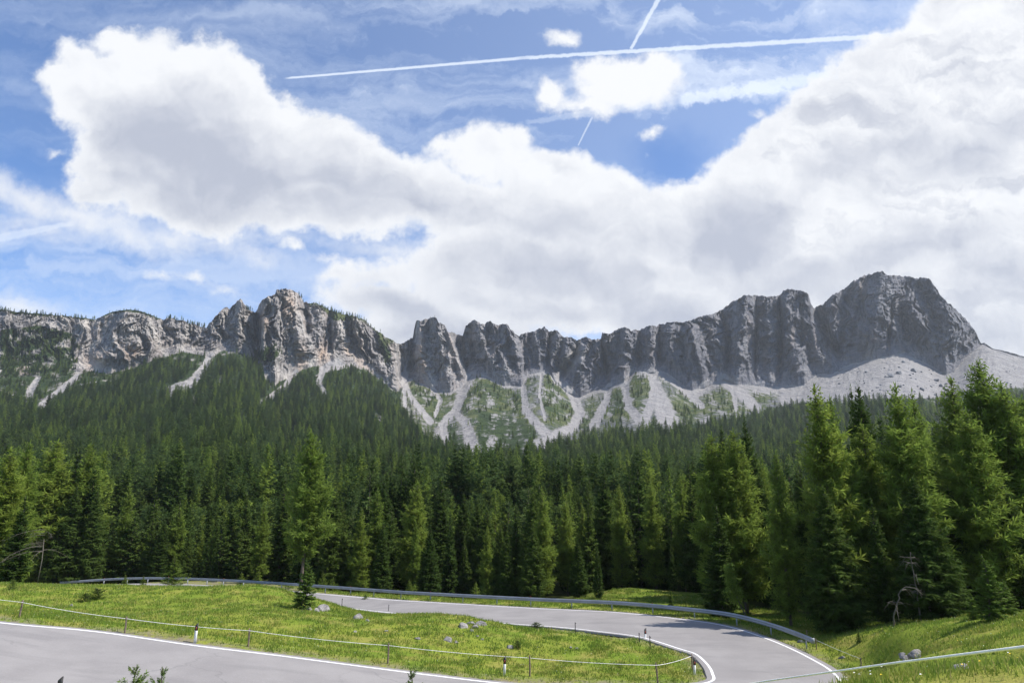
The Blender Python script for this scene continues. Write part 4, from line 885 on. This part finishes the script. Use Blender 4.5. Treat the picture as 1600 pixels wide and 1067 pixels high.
# ------------------------------------------------------------------ guardrail
def on_ground(px, py, z0=-1.0):   # where the view ray meets the meadow
    z = z0
    for _ in range(30):
        p = P(px, py, z); z = 0.6 * z + 0.4 * gz(p[0], p[1])
    return P(px, py, z)
def build_guardrail():
    path = ro + wn * 1.0; ppx, ppy, _ = proj(path + W(0, 0, .6))
    k0 = next(i for i in range(len(path)) if path[i, 0] > 15 and path[i, 1] > 38 and ppx[i] < 1271)
    k1 = next(i for i in range(k0, len(path)) if ppx[i] < 97)
    pth = path[k0:k1 + 1]; nrm = wn[k0:k1 + 1]
    root = empty('guardrail', tuple(pth[0]) , 0); root.location = (float(pth[0][0]), float(pth[0][1]), float(pth[0][2])); o0 = pth[0]
    tag(root, 'long grey steel guardrail curving along the outer edge of the far road', 'guardrail')
    prof = [(-.03, .0), (-.03, .03), (.045, .07), (.045, .11), (-.02, .145), (-.02, .175), (.045, .21), (.045, .25), (-.03, .29), (-.03, .32)]
    V = []; n = len(pth); m = len(prof)
    for (px_, pz) in prof: V.append(pth - o0 - nrm * (px_ + .08) + W(0, 0, .46 + pz))
    for (px_, pz) in reversed(prof): V.append(pth - o0 - nrm * (px_ + .075) + W(0, 0, .46 + pz))
    V = np.stack(V, 1); i = np.arange(n * 2 * m).reshape(n, 2 * m); j = np.roll(i, -1, 1)
    f = np.stack([i[:-1], j[:-1], j[1:], i[1:]], -1).reshape(-1, 4)
    mesh_np('beam', V.reshape(-1, 3), f, M_STEEL, root)
    g = Geo(); d = pth[0] - pth[3]; d /= np.linalg.norm(d)
    th = np.linspace(-1.4, 1.4, 7)
    for t in th[:-1]: g.box(-nrm[0] * .06 + d * (.02 + .10 * math.cos(t)) - nrm[0] * .1 * math.sin(t) + W(0, 0, .62), (.05, .05, .30), 0.5)
    g.build('end_cap', M_STEEL, root)
    L = np.concatenate([[0], np.cumsum(np.linalg.norm(np.diff(pth[:, :2], axis=0), axis=1))])
    for t in np.arange(0.8, L[-1], 4.0):
        k = int(np.searchsorted(L, t)); p = pth[k] - o0; a = math.atan2(nrm[k][1], nrm[k][0]); zg = gz(pth[k][0], pth[k][1]) - o0[2] - .3
        g = Geo(); h = p[2] + .72 - zg
        g.box(W(p[0], p[1], zg + h / 2), (.01, .12, h), a); g.box(W(p[0], p[1], zg + h / 2) + nrm[k] * W(1, 1, 0) * .03, (.05, .01, h - .01), a)
        g.box(W(p[0], p[1], .60 + p[2]) - nrm[k] * W(1, 1, 0) * .035, (.06, .09, .16), a)
        po = g.build('post', M_STEEL, root)
        if int(t / 4) % 3 == 1:
            r = Geo(); r.box(W(p[0], p[1], .83 + p[2]) - nrm[k] * W(1, 1, 0) * .04, (.012, .09, .07), a); r.build('reflector', M_RED, po)
build_guardrail()
def delineator(p, h, label, band=True):
    e = empty('delineator_post', tuple(p), 0); e.rotation_euler = (0.05, 0.03, random.uniform(-.2, .2)); tag(e, label, 'delineator', 'roadside delineator posts')
    g = Geo(); w, d = .065, .05
    prof = np.array([(-w, -d), (w, -d), (w * .8, d * .4), (w * .35, d), (-w * .35, d), (-w * .8, d * .4)])
    def prism(z0, z1, s, slant=0.0):
        k = len(prof); a = np.c_[prof * s, np.full(k, z0)]; b = np.c_[prof * s, z1 + prof[:, 0] * slant]
        v = np.concatenate([a, b]); i = np.arange(k); j = (i + 1) % k
        return v, np.stack([i, j, j + k, i + k], 1), [[0, m + 1, m] for m in range(1, k - 1)] + [[k, k + m, k + m + 1] for m in range(1, k - 1)]
    g.add(*prism(-.15, h, 1.0, 1.0)); g.build('shaft', M_WHITE, e)
    g = Geo(); g.add(*prism(h - .30, h + .012, 1.06, 1.0)); b = g.build('black_band', M_BLACK, e)
    g = Geo(); g.box((0, -d * 1.12, h - .18), (.05, .008, .12)); g.build('reflector', M_RED, b)
for x, y, h, lab in ((305, 1003, .86, 'white delineator post with dark top at the verge of the near road, left'), (788, 1055, .86, 'white delineator post at the verge of the near road below the rocks'), (1008, 1000, .72, 'delineator with black top beside the inner line of the far road'), (1085, 1054, .80, 'delineator post inside the tip of the hairpin bend')):
    delineator(on_ground(x, y, -.5), h, lab)
p = Q(97, 1058, 20.5); delineator(W(p[0], p[1], gz(p[0], p[1])), max(.7, float(p[2]) - gz(p[0], p[1])), 'delineator with only its black tip showing at the bottom left')
# ------------------------------------------------------------------ pasture fences
FT = []
def fence_post(p, h, label, mat=M_POSTW, r=.045, lean=(0, 0), group='pasture fence posts'):
    e = empty('fence_post', tuple(p), 0); e.rotation_euler = (lean[0], lean[1], random.uniform(0, 3)); tag(e, label, 'fence post', group)
    g = Geo(); z = np.array([-.25, .1, h * .5, h * .92, h]); g.tube(np.stack([.006 * np.sin(z * 9), .006 * np.cos(z * 7), z], 1), r * np.array([1.05, 1, .95, .9, .6]), 7); g.build('stake', mat, e)
    g = Geo(); g.tube([(0, -r - .03, h * .88), (0, -r + .01, h * .88)], [.018, .012], 6); g.tube([(0, -r - .035, h * .84), (0, -r - .035, h * .93)], [.012, .012], 6); g.build('insulator', M_BLACK, e)
    top = np.array(p) + W(0, 0, h * .88); return top
def tape(name, tops, label, w=.02, sag=.03, cat='fence tape', mat=M_ROPE):
    tops = np.array(tops); o0 = tops[0]; pts = []
    for a, b in zip(tops[:-1], tops[1:]):
        for t in np.linspace(0, 1, 13)[:-1]: pts.append(a + (b - a) * t - W(0, 0, 4 * sag * t * (1 - t)) - o0)
    pts.append(tops[-1] - o0); pts = np.array(pts); g = Geo(); g.tube(pts, w, 5)
    o = g.build(name, mat); o.location = tuple(o0); tag(o, label, cat); return o
isl = [(30, 965, .85, 'first weathered fence post from the left edge'), (195, 990, .82, 'wooden fence post left of the left delineator'), (388, 1010, .86, 'wooden fence post right of the left delineator'), (606, 1037, .98, 'wooden fence post below the middle of the meadow island'), (828, 1057, 1.0, 'wooden fence post just right of the middle delineator'), (1028, 1067, .95, 'wooden fence post near the tip of the meadow island')]
tops = [fence_post(on_ground(x, y, .5), h, lab, lean=(random.uniform(-.06, .06), random.uniform(0, .10)), group='fence posts on the meadow island') for x, y, h, lab in isl]
tops = [tops[0] + W(-9, 1.0, .9)] + tops + [fence_post(on_ground(1082, 1046, -1.0), .8, 'short fence post at the very tip of the meadow island', group='fence posts on the meadow island')]
tape('fence_tape', tops, 'pale electric fence tape strung across the meadow island', .011, .06)
t2 = []
for x, y, h, lab in ((534, 948, .75, 'thin dark stake on the island side of the far road, leftmost'), (607, 957, .75, 'thin dark stake by the far road left of the white rocks'), (899, 988, .72, 'thin dark stake beside the inner line of the far road'), (999, 1003, .60, 'thin dark stake just left of the black-topped delineator'), (1016, 1014, .80, 'thin dark stake just right of the black-topped delineator')):
    t2.append(fence_post(on_ground(x, y, -1.5), h, lab, M_BLACK, .028, group='dark stakes along the far road'))
t3 = []
for x, y, h, lab in ((1262, 1003, .75, 'rusty stake behind the right end of the guardrail'), (1276, 1014, .62, 'short dark stake just beyond the right end of the guardrail'), (1346, 1042, .5, 'low dark stake in the dip right of the road')):
    t3.append(fence_post(on_ground(x, y, -.8), h, lab, M_POSTW, .035, group='stakes right of the hairpin'))
tape('thin_fence_tape', t3[1:], 'thin cord strung down into the dip right of the road', .008)
def near_post(q, label):
    g_ = gz(q[0], q[1]); return fence_post(W(q[0], q[1], g_), max(.5, (float(q[2]) - g_) / .88), label, group='posts holding the near white tape')
qa, qb = Q(1720, 994, 3.7), Q(1120, 1076, 10.2)
ta = near_post(qa, 'near fence post outside the right edge'); tb = near_post(qb, 'near fence post just under the bottom edge')
tape('white_tape', [qa, Q(1600, 1010, 4.1), Q(1400, 1035, 5.6), Q(1200, 1063, 8.8), qb], 'bright white tape crossing the bottom right corner', .010, 0.0)
# ------------------------------------------------------------------ rocks
def rock_mesh(seed, sub=3, flat=.7, ang=1.0):
    import bmesh
    b = bmesh.new(); bmesh.ops.create_icosphere(b, subdivisions=sub, radius=1.0); v = np.array([x.co[:] for x in b.verts]); f = np.array([[x.index for x in t.verts] for t in b.faces]); b.free()
    g = np.random.RandomState(seed)
    for _ in range(9):
        n = g.normal(0, 1, 3); n /= np.linalg.norm(n); d = g.uniform(.45, .85); k = v @ n; v = v - np.maximum(k - d, 0)[:, None] * n * ang
    v *= (1 + .10 * fbm(v[:, 0] * 2 + seed, v[:, 1] * 2, v[:, 2] * 2, 3))[:, None]
    return v * np.array([1, g.uniform(.65, .9), flat]), f
RK = [rock_mesh(100 + i, 4, (.6, .75, .5, .85)[i % 4]) for i in range(6)]
RKM = [mesh_np('rock', v, f, M_ROCK, link=False).data for v, f in RK]
def rock(px, py, wpx, label, D=None, group=None, rz=None, sink=.15, which=None, name='rock', hs=1.0):
    p = on_ground(px, py, 0.0) if D is None else Q(px, py, D)
    if D is not None: p[2] = gz(p[0], p[1])
    Dp = proj(p)[2]; s = wpx * Dp / 1000 / 2 * 1.35; k = random.randrange(6) if which is None else which
    o = bpy.data.objects.new(name, RKM[k]); COL.objects.link(o); o.location = (p[0], p[1], gz(p[0], p[1]) + s * (.14 - sink)); o.scale = (s, s, s * hs); o.rotation_euler = (random.uniform(-.2, .2), random.uniform(-.2, .2), random.uniform(0, 6) if rz is None else rz)
    tag(o, label, 'rock', group); return o
for a in ((480, 952, 13, 'pale boulder touching the small spruce'), (493, 955, 10, 'small squat stone between the two boulders by the small spruce'), (503, 954, 18, 'wide grey boulder right of the small spruce'),
          (724, 979, 16, 'leftmost and palest rock of the cluster beside the far road'), (736, 974, 12, 'flat rock at the back of the rock cluster'), (740, 981, 13, 'grey rock in the middle of the cluster'), (752, 976, 18, 'wide dark rock at the right of the cluster'), (737, 986, 8, 'small white stone below the rock cluster'),
          (560, 966, 14, 'half sunken pale rock left of the far road stake'), (574, 970, 7, 'small stone right of the half sunken pale rock'), (603, 986, 6, 'tiny white stone alone in the grass'), (555, 987, 5, 'tiny stone left of the lone white one'), (653, 998, 10, 'white rock in the open grass'), (699, 1000, 16, 'flat beige rock in the open grass'), (712, 1004, 8, 'small stone beside the flat beige rock'), (745, 994, 5, 'tiny white stone below the cluster'), (753, 999, 6, 'rusty tiny stone right of the flat beige one'),
          (797, 1012, 11, 'upright grey rock beside the dark little bush'), (891, 1012, 6, 'pale stone in the grass near the hairpin, left'), (901, 1013, 5, 'pale stone in the grass near the hairpin, right'), (112, 946, 6, 'small white stone below the dark juniper'), (345, 972, 5, 'white speck of stone above the left delineator'),
          (1252, 1003, 11, 'white rock under the right end of the guardrail'), (1315, 1028, 9, 'pale rock in the dip right of the road'), (1412, 1024, 14, 'pale flat stone below the big boulder'), (1418, 1032, 18, 'brown stone half hidden by the white tape'), (1463, 1023, 11, 'brown stone behind the white tape, left of the leaning slab'), (1428, 1044, 10, 'small stone in front of the white tape')):
    rock(a[0], a[1], a[2], a[3], group='stones on the meadow')
rock(1430, 1008, 27, 'big lichen-spotted boulder on the right-hand meadow', which=3, rz=.4, hs=.9, sink=.08, D=30.5, name='boulder')
rock(1535, 1016, 26, 'dark slab leaning behind the white tape', which=3, D=14, rz=.2)
rock(1362, 1056, 44, 'brown boulder at the bank edge in front of the white tape', which=2, D=17, name='boulder'); rock(1332, 1068, 34, 'pale rounded boulder at the bottom edge', which=4, D=15, name='boulder'); rock(1500, 1036, 24, 'bluish grey stone below the white tape', which=5, D=10)
# blocks lying on the scree
SB = [mesh_np('scree_block', v, f, M_BLOCK, link=False).data for v, f in [rock_mesh(300 + i, 3, .8, 1.0) for i in range(4)]]
def scree_block(px, py, w, label=None, hs=1.0):
    d = (MZX[:MNS] - px) ** 2 + (MZY[:MNS] - py) ** 2; i, j = np.unravel_index(d.argmin(), d.shape); p = MPTS[i, j]; D = proj(p)[2]; s = w * D / 2000
    o = bpy.data.objects.new('scree_block', random.choice(SB)); COL.objects.link(o); o.location = tuple(p + W(0, 0, s * .25)); o.scale = (s, s, s * hs); o.rotation_euler = (random.uniform(-.3, .3), random.uniform(-.3, .3), random.uniform(0, 6))
    tag(o, label or 'grey rock block strewn over the scree under the right-hand peak', 'rock', 'blocks on the scree')
for a in ((1428, 580, 10, 'tall pale block standing on the scree below the peak', 1.3), (1392, 589, 13, 'flat pale slab on the scree left of the tall block'), (1405, 584, 11, 'dark block touching the flat pale slab'), (1441, 609, 10, 'grey block above the treetops of the right-hand wood'), (1406, 605, 9, 'dark flat block low on the scree'), (1412, 566, 9, 'dark block high on the scree'), (1470, 604, 6, 'small upright dark block low on the scree', 1.6), (1464, 596, 10, 'flat block near the small upright one'), (1353, 582, 9, 'pale block on the left scree fan'), (1340, 572, 6, 'small block at the top of the left scree fan')):
    scree_block(*a)
g_ = np.random.RandomState(4)
for _ in range(150): scree_block(g_.uniform(1290, 1590), g_.uniform(572, 625), g_.uniform(1.6, 4.5))
for _ in range(50): scree_block(g_.uniform(700, 745), g_.uniform(655, 716), g_.uniform(1.5, 3.2), 'pale block in the middle scree chute')
# ------------------------------------------------------------------ young trees, bushes, snags
def small(kind, px, base, top, label, cat, width=1.0, D=None, group=None, name=None, tilt=(0, 0)):
    p = on_ground(px, base, -1.0) if D is None else Q(px, base, D)
    if D is not None: p[2] = gz(p[0], p[1])
    Dp = proj(p)[2]; zt = float(P(px, top, 0)[2]) if False else float((ray(px, top) * (p[1] / ray(px, top)[1]))[2] + CAMZ)
    return tree(kind, float(p[0]), float(p[1]), float(zt), label, cat, group, width, z0=float(p[2]) - .05, name=name, tilt=tilt)
PR['bush'] = [make_proto('bush', 71, 'young', M_SCRUB, H=2.0, R0=1.0, bare=.0, dens=.8)]
PR['juniper'] = [make_proto('juniper_bush', 72, 'young', M_SPRUCE, H=2.0, R0=1.3, bare=.0, dens=.8)]
small('young', 470, 952, 872, 'small dark spruce standing alone on the meadow island beside boulders', 'tree', 1.15)
small('young_larch', 268, 912, 869, 'young light green larch on the grass hump in front of the guardrail', 'tree', 1.5, D=59)
small('young_larch', 193, 914, 897, 'little sapling left of the young larch', 'sapling', 1.3, D=60, group='saplings'); small('young_larch', 222, 912, 899, 'tiny sapling between the little one and the young larch', 'sapling', 1.3, D=60, group='saplings')
small('bush', 18, 921, 903, 'round light green bush at the left edge of the wood', 'bush', 1.1)
small('juniper', 148, 936, 918, 'low dark green juniper on the slope of the meadow island', 'bush', 1.7); small('juniper', 132, 940, 926, 'lower tuft of juniper left of the main one', 'bush', 1.5)
small('juniper', 808, 1013, 1000, 'dark little bush growing beside the upright rock', 'bush', 1.1); small('juniper', 838, 981, 973, 'flat green tuft at the inner line of the far road', 'bush', 2.2); small('bush', 570, 938, 928, 'low tuft beneath the guardrail', 'bush', 1.6)
small('young', 1342, 1004, 984, 'tiny fir in the mouth of the dip right of the road', 'sapling', 1.0)
small('young', 1545, 968, 866, 'bright green young spruce at the right meadow edge', 'tree', 1.25, D=31); small('young', 1572, 966, 905, 'bluish small spruce right of the bright young one', 'tree', 1.5, D=33); small('young', 1520, 966, 925, 'small spruce at the left foot of the bright young one', 'tree', 1.2, D=33)
for x, b, t in ((375, 908, 893), (405, 908, 889), (505, 912, 893), (520, 914, 900), (640, 926, 905), (745, 935, 908)): small('young_larch', x, b, t, 'small light sapling showing just above the guardrail', 'sapling', 1.2, D=86 - (x - 375) * .05, group='saplings behind the guardrail')
for x, b, t in ((995, 915, 890), (1012, 918, 896), (1022, 920, 902), (1048, 946, 921), (1040, 925, 905)): small('young', x, b, t, 'small spruce at the back of the bright clearing', 'sapling', .95, D=82 if b < 940 else 62, group='small spruces at the clearing')
def leaning():
    b = Q(1171, 952, 50); b[2] = gz(b[0], b[1]); tp = Q(1139, 884, 49.5)
    e = empty('leaning_larch', tuple(b), 0); tag(e, 'thin leaning larch sapling with bare lower stem behind the guardrail', 'tree')
    d = tp - b; g = Geo(); t = np.linspace(0, 1, 8)[:, None]; bend = W(-.25, 0, -.15)
    pts = d[None] * t + bend[None] * 4 * t * (1 - t); g.tube(pts, np.linspace(.06, .015, 8), 6); g.build('trunk', M_DEAD, e)
    gg = np.random.RandomState(8); V = []; T = []
    for _ in range(1500):
        s = gg.uniform(.42, 1.0); c = d * s + bend * 4 * s * (1 - s) + gg.normal(0, 1, 3) * (.12 + .35 * (1 - s)) * W(1, 1, .6) + W(-.08, 0, 0)
        dd = gg.normal(0, 1, 3); dd /= np.linalg.norm(dd); ax = np.cross(dd, gg.normal(0, 1, 3)); ax /= np.linalg.norm(ax); l = gg.uniform(.12, .3)
        V += [c, c + dd * l * .5 + ax * .04, c + dd * l, c + dd * l * .5 - ax * .04]; T += [gg.rand() * .5] * 4
    mesh_np('crown', np.array(V), np.arange(len(V)).reshape(-1, 4), M_LARCH, e, attrs={'tone': T})
leaning()
def snag(base, top, label, seed, limbs=9, r=.11, hook=False):
    e = empty('dead_tree', tuple(base), 0); tag(e, label, 'dead tree'); gg = np.random.RandomState(seed); g = Geo(); d = top - base
    t = np.linspace(0, 1, 14)[:, None]; pts = d[None] * t + np.cumsum(gg.normal(0, .05, (14, 3)), 0) * W(1, 1, 0)
    if hook: pts[-4:, 0] += np.array([.15, .5, .9, 1.2]); pts[-4:, 2] -= np.array([0, .0, .3, .9])
    g.tube(pts, np.linspace(r, .02, 14), 7); tr = g.build('trunk', M_DEAD, e)
    for k in range(limbs):
        i = gg.randint(5, 13); a = gg.uniform(0, 6.28); l = gg.uniform(.4, 1.3); h = W(math.cos(a), math.sin(a), 0); g = Geo(); c = pts[i]
        q = np.array([c, c + h * l * .5 + W(0, 0, .05 * l), c + h * l - W(0, 0, .45 * l)]); g.tube(q, [.022, .014, .005], 4, False)
        for _ in range(3): s = gg.uniform(.3, .9); m = c + h * l * s; g.tube([m, m + gg.normal(0, .22, 3) - W(0, 0, .12)], [.010, .003], 3, False)
        g.build('limb', M_DEAD, e)
def snag_px(bx, by, tx, ty, D, *a, **k):
    b = Q(bx, by, D); b[2] = gz(b[0], b[1]) - .1; snag(b, Q(tx, ty, D - .3), *a, **k)
snag_px(1441, 985, 1422, 862, 40.5, 'bleached dead trunk with short broken limbs in front of the dark right-hand wood', 3, limbs=12, r=.065)
snag_px(1396, 985, 1408, 905, 39, 'thin dead stem with a drooping hooked top left of the bleached trunk', 4, limbs=7, r=.06, hook=True)
snag_px(1157, 800, 1152, 735, 60, 'grey dead stem between the twin larches', 6, limbs=6, r=.06) if False else None
def dead_boughs():
    t = next(o for o in COL.objects if o.get('label', '').startswith('dark spruce with dead lower branches')); b = Vector(t.location); gg = np.random.RandomState(5)
    c = Q(70, 835, 61); g = Geo(); e = empty('dead_branch_tangle', tuple(c), 0); e.name = 'dead_tree'; tag(e, 'pale dead boughs fanning out low on the left side of the wood', 'dead tree')
    base = W(0, 0, gz(c[0], c[1]) - c[2]); g.tube([base, base * .5 + W(.1, 0, 0), W(0, 0, -.4)], [.05, .04, .02], 7); g.build('trunk', M_DEAD, e)
    for k in range(14):
        a = gg.uniform(2.2, 5.6) if k < 11 else gg.uniform(0, 6); L = gg.uniform(1.5, 4.2); h = W(math.cos(a), math.sin(a) * .8, 0); z0 = gg.uniform(-1.6, .7); g = Geo(); s = np.linspace(0, 1, 7)
        pts = h[None] * L * s[:, None] + W(0, 0, 1)[None] * (z0 + .25 * s - .9 * L * .35 * s ** 2)[:, None]; g.tube(pts, np.linspace(.024, .006, 7), 4, False)
        for m in range(7): i = gg.randint(2, 7); g.tube([pts[i], pts[i] + h * .4 + gg.normal(0, .3, 3) - W(0, 0, .2)], [.012, .004], 3, False)
        g.build('limb', M_DEAD, e)
dead_boughs()
small('bush', 212, 1090, 1040, 'blurry green bush top poking up at the bottom left', 'bush', .75, D=13.0); small('bush', 246, 1092, 1043, 'second bush top right of the bottom-left one', 'bush', .6, D=13.5); small('bush', 640, 1096, 1048, 'green bush top at the bottom edge left of the middle', 'bush', .6, D=13.5)
# ------------------------------------------------------------------ meadow grass
def build_grass():
    global M_GRASS
    m, q = new_mat('grass_blades'); p = geo_pos(q); n = q.noise(p, 0.55, 4, 0.6); t = q.attr('tone')
    c = q.mix(q.ss(n, 0.38, 0.64), (0.160, 0.250, 0.034), (0.240, 0.292, 0.048)); c = q.mix(q.ss(t, 0.55, 0.95), c, (0.40, 0.34, 0.13)); c = q.mix(q.ss(t, 0.25, 0.0), c, (0.150, 0.230, 0.034))
    M_GRASS = finish(m, q, c, 0.7, spec=0.2, transl=0.35)
    g = np.random.RandomState(2); n = 620000
    Y = 9 + (98 - 9) * g.rand(n) ** 0.85; X = g.uniform(-1, 1, n) * (Y * 0.86 + 1)
    z, lat = terrain(X, Y, True); cl = fbm(X / 1.6, Y / 1.6, 5.0, 3); cl2 = fbm(X / 6, Y / 6, 8.0, 2)
    keep = (lat > 0.12) & (g.rand(n) < 0.5 + 1.3 * cl) & (g.rand(n) < 0.35 + lat * 0.9)
    fy = np.interp(X, [-150, -70, -45, -20, 5, 12, 20, 28, 40, 60, 150], [96, 100, 98, 84, 72, 80, 74, 56, 48, 48, 46]); keep &= Y < fy
    X, Y, z, cl, cl2 = X[keep], Y[keep], z[keep], cl[keep], cl2[keep]; n = len(X); print('tufts', n)
    V = []; T = []
    for b in range(2):
        h = (0.07 + 0.13 * g.rand(n) ** 2 + 0.12 * np.clip(cl, 0, 1)) * np.interp(Y, [9, 40, 80], [.8, 1, 1.25]); a = g.uniform(0, 6.28, n); w = 0.008 + 0.00040 * Y
        ox, oy = g.normal(0, .06, n), g.normal(0, .06, n); le = h * g.uniform(.1, .7, n); a2 = g.uniform(0, 6.28, n)
        p0 = np.stack([X + ox - np.cos(a) * w, Y + oy - np.sin(a) * w, z - .02], 1); p1 = np.stack([X + ox + np.cos(a) * w, Y + oy + np.sin(a) * w, z - .02], 1)
        p2 = np.stack([X + ox + np.cos(a2) * le, Y + oy + np.sin(a2) * le, z + h], 1)
        V.append(np.stack([p0, p1, p2], 1)); tt = np.clip(0.42 + 0.22 * g.normal(0, 1, n) + .25 * cl2, 0, 1); T.append(np.repeat(tt, 3))
    V = np.concatenate(V).reshape(-1, 3); o = mesh_np('grass', V, np.arange(len(V)).reshape(-1, 3), M_GRASS, attrs={'tone': np.concatenate(T)})
    tag(o, 'yellow-green meadow grass', 'grass', kind='stuff')
    m2, q2 = new_mat('petals'); r = q2.attr('tone'); fm = finish(m2, q2, q2.mix(q2.ss(r, .45, .55), (0.75, 0.75, 0.70), (0.70, 0.50, 0.03)), 0.7)
    k = g.choice(n, 2600, False); a = np.stack([X[k], Y[k], z[k] + .16], 1); s = .022
    d = np.array([[-s, 0, 0], [0, -s, .01], [s, 0, 0], [0, s, .01]]); V = (a[:, None] + d[None]).reshape(-1, 3)
    o = mesh_np('flowers', V, np.arange(len(V)).reshape(-1, 4), fm, attrs={'tone': np.repeat(g.rand(len(k)), 4)}); tag(o, 'tiny white and yellow meadow flowers', 'flowers', kind='stuff')
build_grass()

# ------------------------------------------------------------------ air
def build_haze():
    g = Geo(); g.box((0, 1150, 345), (5200, 2900, 790)); m, q = new_mat('air')
    v = q.n.new('ShaderNodeVolumePrincipled'); v.inputs['Color'].default_value = (0.90, 0.95, 1.0, 1); v.inputs['Density'].default_value = HAZE; v.inputs['Anisotropy'].default_value = 0.2
    o = q.n.new('ShaderNodeOutputMaterial'); q.l.new(v.outputs[0], o.inputs['Volume'])
    b = g.build('haze', m); tag(b, 'thin blue air between the valley and the mountains', 'haze', kind='stuff')
HAZE = 0.00007
HAZE and build_haze()
print('bounds', MPTS.reshape(-1, 3).min(0), MPTS.reshape(-1, 3).max(0))
